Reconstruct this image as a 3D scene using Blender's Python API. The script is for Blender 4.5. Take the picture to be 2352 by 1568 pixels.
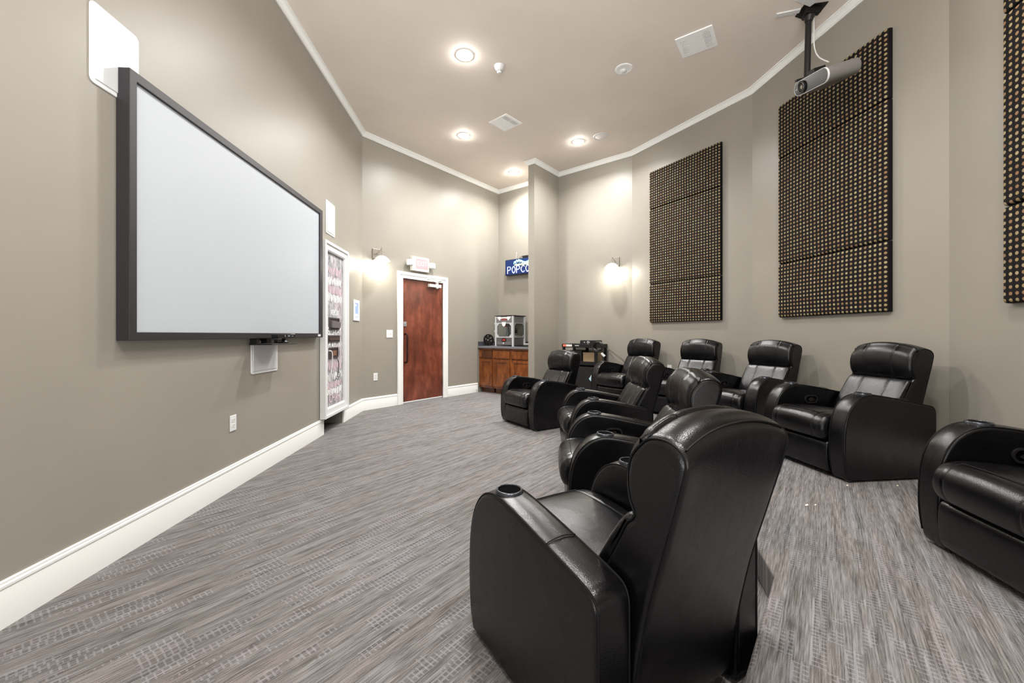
import bpy, bmesh, math, random
from mathutils import Vector, Matrix, Euler
random.seed(7)
for o in list(bpy.data.objects): bpy.data.objects.remove(o, do_unlink=True)
SC = bpy.context.scene
COL = SC.collection
PI = math.pi
# ------------------------------------------------------------------ camera
CAMH = 1.16
cam = bpy.data.cameras.new('camera'); camo = bpy.data.objects.new('camera', cam); COL.objects.link(camo)
camo.location = (0, 0, CAMH); camo.rotation_euler = (PI/2, 0, 0)
cam.sensor_width = 36.0; cam.lens = 36.0*930/2352; cam.shift_y = -(784-768)/2352.0
cam.clip_start = .02
SC.camera = camo
# ------------------------------------------------------------------ world, exposure
w = bpy.data.worlds.new('world'); SC.world = w; w.use_nodes = True
_t = w.node_tree; _bg = _t.nodes['Background']; _bg.inputs[0].default_value = (1.0, .985, .965, 1)
_tc = _t.nodes.new('ShaderNodeTexCoord'); _sp = _t.nodes.new('ShaderNodeSeparateXYZ'); _mr = _t.nodes.new('ShaderNodeMapRange')
_t.links.new(_tc.outputs['Generated'], _sp.inputs[0]); _t.links.new(_sp.outputs[2], _mr.inputs[0])
_mr.inputs[1].default_value = -.45; _mr.inputs[2].default_value = .25; _mr.inputs[3].default_value = 8.5; _mr.inputs[4].default_value = .9
_t.links.new(_mr.outputs[0], _bg.inputs[1])          # added fill through the open back, stronger from below to brighten the ceiling
SC.view_settings.view_transform = 'Standard'; SC.view_settings.look = 'None'
SC.view_settings.gamma = 1; SC.view_settings.use_curve_mapping = False
SC.view_settings.exposure = 0.17
P_DOWN = 54.0      # downlight power (W)
P_SCONCE = 9.0
# ------------------------------------------------------------------ room plan (metres, camera at the origin)
CEIL = 4.248
A = Vector((-2.281, 6.166)); B = Vector((-.291, 8.723)); D = Vector((2.033, 6.851)); E_ = Vector((3.023, 5.093))
F_ = Vector((3.2526, 3.0128)); G_ = Vector((2.693, 1.0615)); H_ = Vector((1.4293, -.5272)); L_ = Vector((-2.021, 1.598))
dl = (A-L_).normalized(); L0 = L_ - dl*2.7
I_ = Vector((-.35, -1.45))
DW = (B-A).normalized(); BW = (D-B).normalized()
S0, S1 = 1.384, 1.518            # the stub wall along the back wall
SD = .79
# ------------------------------------------------------------------ helpers
def lin(c):
    return tuple(((v/255)/12.92 if v/255 <= .04045 else ((v/255+.055)/1.055)**2.4) for v in c)
def link(o, parent=None):
    COL.objects.link(o)
    if parent is not None: o.parent = parent
    return o
def mesh_obj(name, bm, m, parent=None, smooth=40, bevel=0, seg=2):
    me = bpy.data.meshes.new(name); bm.normal_update(); bm.to_mesh(me); bm.free()
    for x in (m if isinstance(m, (list, tuple)) else [m]): me.materials.append(x)
    if smooth:
        me.polygons.foreach_set('use_smooth', [True]*len(me.polygons))
        me.set_sharp_from_angle(angle=math.radians(smooth))
    o = bpy.data.objects.new(name, me); link(o, parent)
    if bevel:
        b = o.modifiers.new('bevel', 'BEVEL'); b.width = bevel; b.segments = seg; b.limit_method = 'ANGLE'; b.angle_limit = math.radians(35)
    return o
def tag(o, label=None, cat=None, group=None, kind=None):
    if label: o['label'] = label
    if cat: o['category'] = cat
    if group: o['group'] = group
    if kind: o['kind'] = kind
    return o
def thing(name, label, cat, loc=(0, 0, 0), rz=0, group=None):
    o = bpy.data.objects.new(name, None); link(o); o.location = loc; o.rotation_euler = (0, 0, rz); o.empty_display_size = .1
    return tag(o, label, cat, group)
def dup(root, loc, rz, label):
    r = root.copy(); COL.objects.link(r); r.location = loc; r.rotation_euler = (0, 0, rz); r['label'] = label
    for ch in list(root.children):
        c = ch.copy(); COL.objects.link(c); c.parent = r
        for g in list(ch.children):
            d = g.copy(); COL.objects.link(d); d.parent = c
    return r
def box(bm, x0, x1, y0, y1, z0, z1, mi=0):
    v = [bm.verts.new(p) for p in ((x0,y0,z0),(x1,y0,z0),(x1,y1,z0),(x0,y1,z0),(x0,y0,z1),(x1,y0,z1),(x1,y1,z1),(x0,y1,z1))]
    for f in ((0,3,2,1),(4,5,6,7),(0,1,5,4),(1,2,6,5),(2,3,7,6),(3,0,4,7)):
        bm.faces.new([v[i] for i in f]).material_index = mi
    return bm
def Box(*a): return box(bmesh.new(), *a)
def prism(bm, pts, fn, d0, d1, mi=0):
    """pts: 2D outline; fn(u,v,d) -> 3D"""
    a = [bm.verts.new(fn(u, v, d0)) for u, v in pts]; b = [bm.verts.new(fn(u, v, d1)) for u, v in pts]
    n = len(pts)
    bm.faces.new(a[::-1]).material_index = mi; bm.faces.new(b).material_index = mi
    for i in range(n):
        bm.faces.new((a[i], a[(i+1) % n], b[(i+1) % n], b[i])).material_index = mi
    bmesh.ops.recalc_face_normals(bm, faces=bm.faces)
    return bm
def frame_prism(bm, out, inn, fn, d0, d1, mi=0):
    """ring between two outlines with equal counts"""
    n = len(out)
    R = [[bm.verts.new(fn(u, v, d)) for u, v in L] for L in (out, inn) for d in (d0, d1)]
    oa, ob, ia, ib = R
    for i in range(n):
        j = (i+1) % n
        for q in ((oa[i], oa[j], ob[j], ob[i]), (ia[j], ia[i], ib[i], ib[j]), (ob[i], ob[j], ib[j], ib[i]), (oa[j], oa[i], ia[i], ia[j])):
            bm.faces.new(q).material_index = mi
    bmesh.ops.recalc_face_normals(bm, faces=bm.faces)
    return bm
def rrect(x0, x1, z0, z1, r, n=5):
    P = []
    for cx, cz, a in ((x1-r, z1-r, 0), (x0+r, z1-r, 90), (x0+r, z0+r, 180), (x1-r, z0+r, 270)):
        for k in range(n+1):
            t = math.radians(a+90*k/n); P.append((cx+r*math.cos(t), cz+r*math.sin(t)))
    return P
FY = lambda u, v, d: (u, d, v)        # outline in XZ, depth along Y
FX = lambda u, v, d: (d, u, v)
FZ = lambda u, v, d: (u, v, d)
def cyl(bm, p0, p1, r0, r1=None, n=20, cap=True, mi=0):
    r1 = r0 if r1 is None else r1
    p0 = Vector(p0); p1 = Vector(p1); ax = (p1-p0).normalized()
    u = ax.orthogonal().normalized(); v = ax.cross(u)
    a = [bm.verts.new(p0+(u*math.cos(2*PI*k/n)+v*math.sin(2*PI*k/n))*r0) for k in range(n)]
    b = [bm.verts.new(p1+(u*math.cos(2*PI*k/n)+v*math.sin(2*PI*k/n))*r1) for k in range(n)]
    for k in range(n): bm.faces.new((a[k], a[(k+1) % n], b[(k+1) % n], b[k])).material_index = mi
    if cap:
        bm.faces.new(a[::-1]).material_index = mi; bm.faces.new(b).material_index = mi
    return bm
def lathe(bm, prof, n=32, mi=0, M=None, close=False):
    """prof: list of (r,z)"""
    M = M or Matrix.Identity(4); rings = []
    for r, z in prof:
        if r < 1e-6: rings.append([bm.verts.new(M @ Vector((0, 0, z)))])
        else: rings.append([bm.verts.new(M @ Vector((r*math.cos(2*PI*k/n), r*math.sin(2*PI*k/n), z))) for k in range(n)])
    for a, b in zip(rings, rings[1:]):
        for k in range(n):
            j = (k+1) % n
            if len(a) == 1 and len(b) == 1: continue
            if len(a) == 1: f = (a[0], b[j], b[k])
            elif len(b) == 1: f = (a[k], a[j], b[0])
            else: f = (a[k], a[j], b[j], b[k])
            bm.faces.new(f).material_index = mi
    bmesh.ops.recalc_face_normals(bm, faces=bm.faces)
    return bm
def catmull(P, n, closed=False):
    P = [Vector(p) for p in P]; out = []; m = len(P)
    rng = range(m) if closed else range(m-1)
    for i in rng:
        if closed: a, b, c, d = P[(i-1) % m], P[i], P[(i+1) % m], P[(i+2) % m]
        else: a, b, c, d = P[max(i-1, 0)], P[i], P[i+1], P[min(i+2, m-1)]
        for k in range(n):
            t = k/n
            out.append(.5*((2*b)+(c-a)*t+(2*a-5*b+4*c-d)*t*t+(3*b-a-3*c+d)*t**3))
    if not closed: out.append(P[-1])
    return out
def tube(bm, path, r, n=8, closed=False, mi=0):
    P = [Vector(p) for p in path]; m = len(P); rings = []; nrm = None
    for i in range(m):
        if closed: t = (P[(i+1) % m]-P[(i-1) % m])
        else: t = P[min(i+1, m-1)]-P[max(i-1, 0)]
        t = t.normalized() if t.length > 1e-9 else Vector((0, 0, 1))
        if nrm is None: nrm = t.orthogonal().normalized()
        nrm = (nrm - t*nrm.dot(t)); nrm = nrm.normalized() if nrm.length > 1e-6 else t.orthogonal().normalized()
        b = t.cross(nrm)
        rings.append([bm.verts.new(P[i]+(nrm*math.cos(2*PI*k/n)+b*math.sin(2*PI*k/n))*r) for k in range(n)])
    prs = list(zip(rings, rings[1:])) + ([(rings[-1], rings[0])] if closed else [])
    for a, b in prs:
        for k in range(n): bm.faces.new((a[k], a[(k+1) % n], b[(k+1) % n], b[k])).material_index = mi
    if not closed:
        bm.faces.new(rings[0][::-1]).material_index = mi; bm.faces.new(rings[-1]).material_index = mi
    return bm
def text_obj(name, s, size, m, parent, loc, rot=(PI/2, 0, 0), ext=.001, sx=1, align='CENTER', thin=0, bev=0):
    c = bpy.data.curves.new(name, 'FONT'); c.body = s; c.size = size; c.extrude = ext; c.align_x = align; c.align_y = 'CENTER'
    c.offset = thin; c.bevel_depth = bev; c.resolution_u = 3
    t_ = bpy.data.objects.new('tmp', c); COL.objects.link(t_); bpy.context.view_layer.update()
    me = bpy.data.meshes.new_from_object(t_.evaluated_get(bpy.context.evaluated_depsgraph_get())); bpy.data.objects.remove(t_)
    me.materials.clear(); me.materials.append(m)
    o = bpy.data.objects.new(name, me); link(o, parent); o.location = loc; o.rotation_euler = rot; o.scale = (sx, 1, 1)
    return o
# ------------------------------------------------------------------ materials
def mat(name, col=(128, 128, 128), rough=.5, metal=0, spec=.5, emit=None, es=0, linear=False, coat=0, alpha=1, trans=0):
    m = bpy.data.materials.new(name); m.use_nodes = True; b = m.node_tree.nodes['Principled BSDF']
    c = col if linear else lin(col)
    b.inputs['Base Color'].default_value = (*c, 1); b.inputs['Roughness'].default_value = rough
    b.inputs['Metallic'].default_value = metal; b.inputs['Specular IOR Level'].default_value = spec
    b.inputs['Coat Weight'].default_value = coat; b.inputs['Transmission Weight'].default_value = trans
    if emit: b.inputs['Emission Color'].default_value = (*lin(emit), 1); b.inputs['Emission Strength'].default_value = es
    if alpha < 1: b.inputs['Alpha'].default_value = alpha
    return m
class NT:
    def __init__(s, m): s.m = m; s.t = m.node_tree; s.b = s.t.nodes['Principled BSDF']
    def n(s, kind, **kw):
        x = s.t.nodes.new(kind)
        for k, v in kw.items(): setattr(x, k, v)
        return x
    def l(s, a, b): s.t.links.new(a, b)
    def val(s, sock, v):
        if hasattr(v, 'is_output') or isinstance(v, bpy.types.NodeSocket): s.l(v, sock)
        else: sock.default_value = v
    def math(s, op, a, b=None, c=None):
        x = s.n('ShaderNodeMath', operation=op); s.val(x.inputs[0], a)
        if b is not None: s.val(x.inputs[1], b)
        if c is not None: s.val(x.inputs[2], c)
        return x.outputs[0]
    def coord(s, which='Object', scale=(1, 1, 1), rot=(0, 0, 0)):
        tc = s.n('ShaderNodeTexCoord'); mp = s.n('ShaderNodeMapping'); s.l(tc.outputs[which], mp.inputs[0])
        mp.inputs['Scale'].default_value = scale; mp.inputs['Rotation'].default_value = rot
        return mp.outputs[0]
    def noise(s, vec, scale, detail=3, rough=.5):
        x = s.n('ShaderNodeTexNoise'); s.l(vec, x.inputs['Vector']); x.inputs['Scale'].default_value = scale
        x.inputs['Detail'].default_value = detail; x.inputs['Roughness'].default_value = rough; return x.outputs[0]
    def ramp(s, fac, stops):
        x = s.n('ShaderNodeValToRGB'); s.l(fac, x.inputs[0]); e = x.color_ramp.elements
        while len(e) < len(stops): e.new(.5)
        for q, (p, c) in zip(e, stops): q.position = p; q.color = (*c, 1) if len(c) == 3 else c
        return x.outputs[0]
    def mix(s, f, a, b, mode='MIX'):
        x = s.n('ShaderNodeMix', data_type='RGBA', blend_type=mode); s.val(x.inputs[0], f)
        for sock, v in ((x.inputs[6], a), (x.inputs[7], b)):
            if isinstance(v, tuple): sock.default_value = (*v, 1) if len(v) == 3 else v
            else: s.l(v, sock)
        return x.outputs[2]
    def bump(s, h, strength=.2, dist=.01):
        x = s.n('ShaderNodeBump'); s.l(h, x.inputs['Height']); x.inputs['Strength'].default_value = strength; x.inputs['Distance'].default_value = dist
        s.l(x.outputs[0], s.b.inputs['Normal']); return x
def paint(name, c, rough=.55, spec=.35):
    m = mat(name, c, rough, spec=spec); t = NT(m); v = t.coord()
    t.bump(t.noise(v, 260, 2), .05, .002)
    n = t.noise(v, 1.3, 3); b = lin(c)
    t.l(t.ramp(n, [(.3, tuple(x*.96 for x in b)), (.7, tuple(x*1.04 for x in b))]), t.b.inputs['Base Color'])
    return m
M = {}
M['wall'] = paint('taupe_wall_paint', (144, 139, 129), .42, .4)
M['ceil'] = paint('ceiling_paint', (232, 221, 211), .7, .2)
M['trim'] = mat('white_trim_paint', (230, 230, 227), .4)
M['white'] = mat('white_plastic', (216, 217, 216), .4, spec=.35)
M['offwhite'] = mat('off_white_plastic', (214, 214, 208), .4)
M['ceilwhite'] = mat('ceiling_fixture_white', (250, 250, 250), .6, spec=.2)
M['black'] = mat('black_plastic', (18, 18, 19), .4)
M['blackmetal'] = mat('black_metal', (22, 21, 21), .45, .3)
M['dark'] = mat('dark_void', (10, 10, 10), .8)
M['chrome'] = mat('chrome', (200, 200, 205), .15, 1)
M['steel'] = mat('brushed_aluminium', (190, 190, 192), .35, .8)
M['grey'] = mat('grey_plastic', (120, 118, 116), .4)
M['shadegrey'] = mat('brushed_nickel', (165, 160, 152), .35, .8)
M['glass'] = mat('clear_glass', (235, 240, 240), .03, trans=1)
M['glass'].node_tree.nodes['Principled BSDF'].inputs['IOR'].default_value = 1.1
def leather():
    m = mat('black_leather', (8, 7, 9), .30, spec=.42); t = NT(m); v = t.coord()
    vo = t.n('ShaderNodeTexVoronoi'); t.l(v, vo.inputs['Vector']); vo.inputs['Scale'].default_value = 330
    wr = t.noise(t.coord(scale=(14, 5, 5)), 1.6, 5, .6)
    big = t.noise(v, 5, 2)
    h = t.math('ADD', t.math('MULTIPLY', vo.outputs['Distance'], .10), t.math('ADD', t.math('MULTIPLY', wr, .45), t.math('MULTIPLY', big, .9)))
    t.bump(h, .25, .010)
    t.l(t.ramp(big, [(.3, (.22,)*3), (.7, (.32,)*3)]), t.b.inputs['Roughness'])
    return m
M['leather'] = leather()
M['piping'] = mat('leather_piping', (9, 8, 8), .6, spec=.2)
def wood(name, c0, c1, c2, rough=.35, sc=1.0):
    m = mat(name, c1, rough, spec=.5); t = NT(m)
    v = t.coord(scale=(4*sc, 4*sc, 1.3*sc)); a = t.noise(v, 2.6, 6, .65)
    v2 = t.coord(scale=(60*sc, 60*sc, 2*sc)); g = t.noise(v2, 3, 3)
    b_ = t.noise(t.coord(scale=(3, 3, 2)), 2.2, 3, .6)
    f = t.math('ADD', t.math('MULTIPLY', a, .55), t.math('ADD', t.math('MULTIPLY', g, .08), t.math('MULTIPLY', b_, .4)))
    t.l(t.ramp(f, [(.40, lin(c0)), (.53, lin(c1)), (.68, lin(c2))]), t.b.inputs['Base Color'])
    return m
M['doorwood'] = wood('mahogany_veneer', (78, 40, 28), (108, 56, 40), (138, 78, 58), .3, .55)
M['cabwood'] = wood('cherry_cabinet_wood', (84, 42, 14), (122, 66, 26), (150, 88, 40), .32, 1.5)
M['cabdark'] = wood('cherry_cabinet_shadow_side', (54, 28, 12), (80, 42, 18), (104, 58, 28), .35, 1.5)  # darker copy of the cherry wood, shade put into its tones
def carpet():
    m = mat('woven_carpet', (140, 135, 132), .95, spec=.1); t = NT(m)
    ang = math.atan2(DW.y, DW.x)
    v = t.coord(rot=(0, 0, -ang))          # local x now runs with the stripes
    sep = t.n('ShaderNodeSeparateXYZ'); t.l(v, sep.inputs[0]); X, Y = sep.outputs[0], sep.outputs[1]
    def cmb(a, b):
        x = t.n('ShaderNodeCombineXYZ'); t.l(a, x.inputs[0]); t.l(b, x.inputs[1]); return x.outputs[0]
    s1 = t.noise(cmb(t.math('MULTIPLY', X, 8), t.math('MULTIPLY', Y, 190)), 1, 3, .65)
    s2 = t.noise(cmb(t.math('MULTIPLY', X, 1.3), t.math('MULTIPLY', Y, 34)), 1, 2, .5)
    # row cells (weft rows) with a random ladder pattern
    row = t.math('FLOOR', t.math('MULTIPLY', Y, 46)); cell = t.math('FLOOR', t.math('MULTIPLY', X, 6.5))
    wn = t.n('ShaderNodeTexWhiteNoise', noise_dimensions='2D'); t.l(cmb(cell, t.math('FLOOR', t.math('MULTIPLY', Y, 23))), wn.inputs[0])
    patch = t.noise(cmb(t.math('MULTIPLY', X, 2.2), t.math('MULTIPLY', Y, 6)), 1, 2, .5)
    on = t.math('GREATER_THAN', t.math('ADD', t.math('MULTIPLY', wn.outputs[0], .42), patch), .78)
    lad = t.math('GREATER_THAN', t.math('FRACT', t.math('ADD', t.math('MULTIPLY', X, 48), t.math('MULTIPLY', wn.outputs[0], 7))), t.math('ADD', .55, t.math('MULTIPLY', wn.outputs[0], .2)))
    rl = t.math('MULTIPLY', t.math('GREATER_THAN', t.math('FRACT', t.math('MULTIPLY', Y, 46)), .70), t.math('GREATER_THAN', t.noise(cmb(t.math('MULTIPLY', X, 9), t.math('MULTIPLY', Y, 46)), 1, 1), .45))
    ladder = t.math('MULTIPLY', on, t.math('MAXIMUM', lad, rl))
    fuzz = t.noise(v, 420, 2, .6)
    base = t.math('ADD', t.math('MULTIPLY', s1, .62), t.math('ADD', t.math('MULTIPLY', s2, .30), t.math('MULTIPLY', fuzz, .30)))
    col = t.ramp(base, [(.42, lin((54, 52, 51))), (.52, lin((88, 85, 83))), (.61, lin((112, 109, 108))), (.73, lin((140, 137, 136)))])
    col = t.mix(t.math('MULTIPLY', ladder, t.math('MULTIPLY_ADD', s2, .75, .0)), col, lin((146, 147, 151)))
    off = t.math('MULTIPLY', on, t.math('SUBTRACT', 1.0, t.math('MAXIMUM', lad, rl)))
    col = t.mix(t.math('MULTIPLY', off, .18), col, lin((60, 58, 57)))
    hue = t.noise(cmb(t.math('MULTIPLY', X, 1.1), t.math('MULTIPLY', Y, 9)), 1, 3, .6)
    tint = t.ramp(hue, [(.36, (.97, 1.0, 1.02)), (.5, (1, 1, 1)), (.64, (1.04, .99, .96))])
    col = t.mix(1.0, col, tint, 'MULTIPLY')
    t.l(col, t.b.inputs['Base Color'])
    t.bump(t.math('ADD', fuzz, t.math('MULTIPLY', s1, .8)), .5, .006)
    return m
M['carpet'] = carpet()
def dots():
    m = mat('dotted_upholstery', (26, 22, 22), .8, spec=.2); t = NT(m)
    tc = t.n('ShaderNodeTexCoord'); sep = t.n('ShaderNodeSeparateXYZ'); t.l(tc.outputs['Object'], sep.inputs[0])
    a = t.math('DIVIDE', sep.outputs[0], .0436); b = t.math('DIVIDE', sep.outputs[2], .0400)
    fa = t.math('SUBTRACT', t.math('FRACT', a), .5); fb = t.math('SUBTRACT', t.math('FRACT', b), .5)
    d = t.math('SQRT', t.math('ADD', t.math('POWER', fa, 2.0), t.math('POWER', fb, 2.0)))
    on = t.math('LESS_THAN', d, .27)
    cb = t.n('ShaderNodeCombineXYZ'); t.l(t.math('FLOOR', a), cb.inputs[0]); t.l(t.math('FLOOR', b), cb.inputs[1])
    wn = t.n('ShaderNodeTexWhiteNoise', noise_dimensions='2D'); t.l(cb.outputs[0], wn.inputs[0])
    dc = t.ramp(wn.outputs[0], [(0, lin((146, 132, 98))), (.35, lin((160, 146, 112))), (.6, lin((134, 102, 74))), (1, lin((150, 134, 92)))])
    sil = t.math('LESS_THAN', t.math('ABSOLUTE', fa), .36)
    base = t.mix(sil, lin((10, 10, 12)), lin((24, 18, 17)))
    t.l(t.mix(on, base, dc), t.b.inputs['Base Color'])
    fz = t.noise(t.coord(), 300, 2); t.bump(t.math('ADD', t.math('MULTIPLY', on, .5), fz), .3, .004)
    return m
M['dots'] = dots()
# ------------------------------------------------------------------ room shell
def V3(p, z=0): return Vector((p.x, p.y, z))
def wall_mesh(name, p, q, z0=0, z1=CEIL+.1, th=.12, side=1):
    d = (q-p).normalized(); n = Vector((d.y, -d.x))   # into the room
    o = -n*th
    bm = bmesh.new()
    prism(bm, [(p.x, p.y), (q.x, q.y), ((q+o).x, (q+o).y), ((p+o).x, (p+o).y)], FZ, z0, z1)
    return tag(mesh_obj(name, bm, M['wall'], smooth=0), kind='structure')
def nrm(p, q):
    d = (q-p).normalized(); return Vector((d.y, -d.x))
def on(p, q, t, off=0):
    d = (q-p).normalized(); return p+d*t+nrm(p, q)*off
# left wall with an equipment recess at the foot of the chalkboard
T0, T1, RH = 3.12, 3.735, 2.05
def left_wall():
    bm = bmesh.new(); d = dl; n = nrm(L_, A); ln = (A-L_).length
    def seg(t0, t1, z0, z1, o0=0, o1=-.12):
        c = [L_+d*t0+n*o0, L_+d*t1+n*o0, L_+d*t1+n*o1, L_+d*t0+n*o1]
        prism(bm, [(v.x, v.y) for v in c], FZ, z0, z1)
    seg(-2.7, T0, 0, CEIL+.1); seg(T1, ln+.0, 0, CEIL+.1); seg(T0, T1, RH, CEIL+.1)
    seg(T0-.02, T0, 0, RH, -.12, -.55); seg(T1, T1+.02, 0, RH, -.12, -.55); seg(T0-.02, T1+.02, 0, RH+.02, -.55, -.57); seg(T0, T1, RH, RH+.02, -.12, -.55)
    return tag(mesh_obj('wall_left', bm, M['wall'], smooth=0), kind='structure')
left_wall()
# door opening in the wall A-B
DT0, DT1, DH = .735, 1.640, 2.105
def back_left_wall():
    bm = bmesh.new(); n = nrm(A, B); ln = (B-A).length
    def seg(t0, t1, z0, z1):
        c = [A+DW*t0, A+DW*t1, A+DW*t1-n*.12, A+DW*t0-n*.12]
        prism(bm, [(v.x, v.y) for v in c], FZ, z0, z1)
    seg(0, DT0, 0, CEIL+.1); seg(DT1, ln, 0, CEIL+.1); seg(DT0, DT1, DH, CEIL+.1)
    return tag(mesh_obj('wall_back_left', bm, M['wall'], smooth=0), kind='structure')
back_left_wall()
wall_mesh('wall_back', B, D); wall_mesh('wall_right_back', D, E_); wall_mesh('wall_right', E_, F_); wall_mesh('wall_right_front', F_, G_)
wall_mesh('wall_front_right', G_, H_)
nb = nrm(B, D)
Pa = on(B, D, S0, SD); Pb = on(B, D, S1, SD); Pc = on(B, D, S1); Pd = on(B, D, S0)
bm = bmesh.new(); prism(bm, [(v.x, v.y) for v in (Pa, Pb, Pc, Pd)], FZ, 0, CEIL+.05)
tag(mesh_obj('wall_partition', bm, M['wall'], smooth=0), kind='structure')
bm = bmesh.new()
FL = [L0, A, B, D, E_, F_, G_, H_, I_]
prism(bm, [(v.x*1.0, v.y) for v in [L0+Vector((-.8, 0)), A+Vector((-.8, .3)), B+Vector((-.1, .5)), D+Vector((.3, .3)), E_+Vector((.4, .2)), F_+Vector((.4, 0)), G_+Vector((.4, -.2)), H_+Vector((.3, -.3)), I_, I_+Vector((-1.5, -.2))]], FZ, -.1, 0)
tag(mesh_obj('floor', bm, M['carpet'], smooth=0), kind='structure')
bm = bmesh.new(); prism(bm, [(v.x, v.y) for v in [L0+Vector((-.2, 0)), A+Vector((-.2, .2)), B+Vector((0, .2)), D+Vector((.2, .2)), E_+Vector((.2, .1)), F_+Vector((.2, 0)), G_+Vector((.2, -.1)), H_+Vector((.1, -.2)), I_]], FZ, CEIL, CEIL+.1)
tag(mesh_obj('ceiling', bm, M['ceil'], smooth=0), kind='structure')
# raised platform for the back row
RZ = .15
a = Vector((-.634, -.773))
RG = Vector((1.10, 1.70)); RF = RG+Vector((.276, .961))*1.36; RE = RF+Vector((-.113, .9936))*1.33; RD = RE+Vector((-.49, .872))*1.30
RS = RG+a*2.2
RX = Vector((.42, 6.10))
bm = bmesh.new(); prism(bm, [(v.x, v.y) for v in (RS, RG, RF, RE, RD, RX, Pb+Vector((.01, -.01)), on(B, D, S1+.005, .005), D-(D-Vector((1.5, 4))).normalized()*.01, E_-Vector((.01, 0)), F_-Vector((.01, 0)), G_-Vector((.01, 0)), H_-Vector((0, -.02)), )], FZ, 0, RZ)
tag(mesh_obj('floor_platform', bm, M['carpet'], smooth=0, bevel=.012, seg=3), kind='structure')
# mouldings -------------------------------------------------------
def sweep(name, path, prof, m, closed=False):
    """prof: (offset into the room, z); mitred along a plan path whose right-hand side is the room"""
    bm = bmesh.new(); n = len(path); rings = []
    for i, p in enumerate(path):
        if 0 < i < n-1:
            n0 = nrm(path[i-1], p); n1 = nrm(p, path[i+1]); b = (n0+n1).normalized(); k = 1/max(.3, b.dot(n0))
        else:
            b = nrm(path[0], path[1]) if i == 0 else nrm(path[-2], path[-1]); k = 1
        rings.append([bm.verts.new((p.x+b.x*o*k, p.y+b.y*o*k, z)) for o, z in prof])
    m_ = len(prof)
    for a, b in zip(rings, rings[1:]):
        for j in range(m_):
            bm.faces.new((a[j], a[(j+1) % m_], b[(j+1) % m_], b[j]))
    bm.faces.new(rings[0]); bm.faces.new(rings[-1][::-1])
    bmesh.ops.recalc_face_normals(bm, faces=bm.faces)
    return tag(mesh_obj(name, bm, m, smooth=30), kind='structure')
c = CEIL
crown = [(0, c-.070), (.012, c-.070), (.014, c-.060), (.020, c-.057), (.024, c-.047), (.034, c-.030), (.044, c-.022), (.047, c-.014), (.056, c-.012), (.058, c+.002), (0, c+.002)]
sweep('trim_1', [L0, A, B, Pd, Pa, Pb, Pc, D, E_, F_, G_, H_], crown, M['trim'])
bh = .185
base = [(0, 0), (.016, 0), (.016, bh-.040), (.0145, bh-.036), (.0145, bh-.030), (.018, bh-.026), (.018, bh-.016), (.011, bh-.012), (.012, bh-.003), (.008, bh), (0, bh)]
sweep('baseboard_left', [L0, on(L_, A, T0-.015)], base, M['trim'])
sweep('baseboard_back_left', [on(L_, A, T1+.005), A, on(A, B, DT0-.105)], base, M['trim'])
sweep('baseboard_back', [on(A, B, DT1+.115), on(A, B, (B-A).length-.665)], base, M['trim'])
sweep('baseboard_partition', [Pa+ -nb*.05, Pa, Pb, Pb-nb*.3], base, M['trim'])
rb = [(o, z+RZ) for o, z in base]
sweep('baseboard_right', [Pc, D, E_, F_, G_, H_], rb, M['trim'])
# door ---------------------------------------------------------------
AZ = math.atan2(DW.y, DW.x)
dp = on(A, B, DT0)
door = bpy.data.objects.new('door_1', None); link(door); door.location = (dp.x, dp.y, 0); door.rotation_euler = (0, 0, AZ)
tag(door, 'mahogany veneer door in white casing beneath the exit sign', 'door', kind='structure')
DWd = DT1-DT0
mesh_obj('slab', Box(.004, DWd-.004, .012, .055, .012, DH-.006), M['doorwood'], door, 0, .002)
bm = bmesh.new()
def casing(x0, x1, z1, w_, d0, d1):
    frame = [(x0-w_, -.0), (x0-w_, z1+w_), (x1+w_, z1+w_), (x1+w_, 0)]
    inn = [(x0, 0), (x0, z1), (x1, z1), (x1, 0)]
    for i in range(3):
        prism(bm, [frame[i], frame[i+1], inn[i+1], inn[i]], FY, d0, d1)
casing(0, DWd, DH, .105, -.018, 0); casing(-.055, DWd+.055, DH+.055, .05, -.028, -.016); casing(.004, DWd-.004, DH-.004, .02, -.022, -.002)
casing(.0, DWd, DH, .004, -.0, .12)
mesh_obj('casing', bm, M['trim'], door, 0, .003)
bm = bmesh.new()
tube(bm, catmull([(.062, .012, 1.165), (.062, -.03, 1.17), (.062, -.052, 1.13), (.062, -.055, .92), (.062, -.052, .73), (.062, -.03, .69), (.062, .012, .695)], 6), .013, 10)
mesh_obj('pull_handle', bm, mat('dark_bronze', (48, 26, 20), .3, .6), door)
bm = Box(.035, .095, .004, .013, 1.295, 1.375); cyl(bm, (.065, .006, 1.34), (.065, -.006, 1.34), .012); box(bm, .05, .08, .001, .006, 1.305, 1.318)
tag(mesh_obj('door_lock', bm, M['steel'], door, 30, .002), 'small silver lock plate above the pull handle')
bm = Box(.56, .83, -.045, .012, 2.005, 2.06); box(bm, .72, .745, -.06, -.01, 1.985, 2.085)
for a_, b_ in (((.73, -.055, 2.085), (.50, -.075, 2.125)), ((.50, -.075, 2.125), (.86, -.022, 2.13))):
    tube(bm, [a_, b_], .008, 8)
cyl(bm, (.50, -.085, 2.14), (.50, -.06, 2.12), .014)
tag(mesh_obj('door_closer', bm, M['offwhite'], door, 30, .002), 'beige hydraulic door closer')
for z in (.28, 1.05, 1.86):
    mesh_obj('hinge', cyl(bmesh.new(), (DWd-.002, -.008, z-.05), (DWd-.002, -.008, z+.05), .008), M['steel'], door)
mesh_obj('sweep_strip', Box(.004, DWd-.004, .008, .014, .012, .03), M['white'], door, 0)
bm = bmesh.new(); prism(bm, [(0, .12), (DWd, .12), (DWd, 0.0), (0, 0.0)], FZ, .0, .004)
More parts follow.
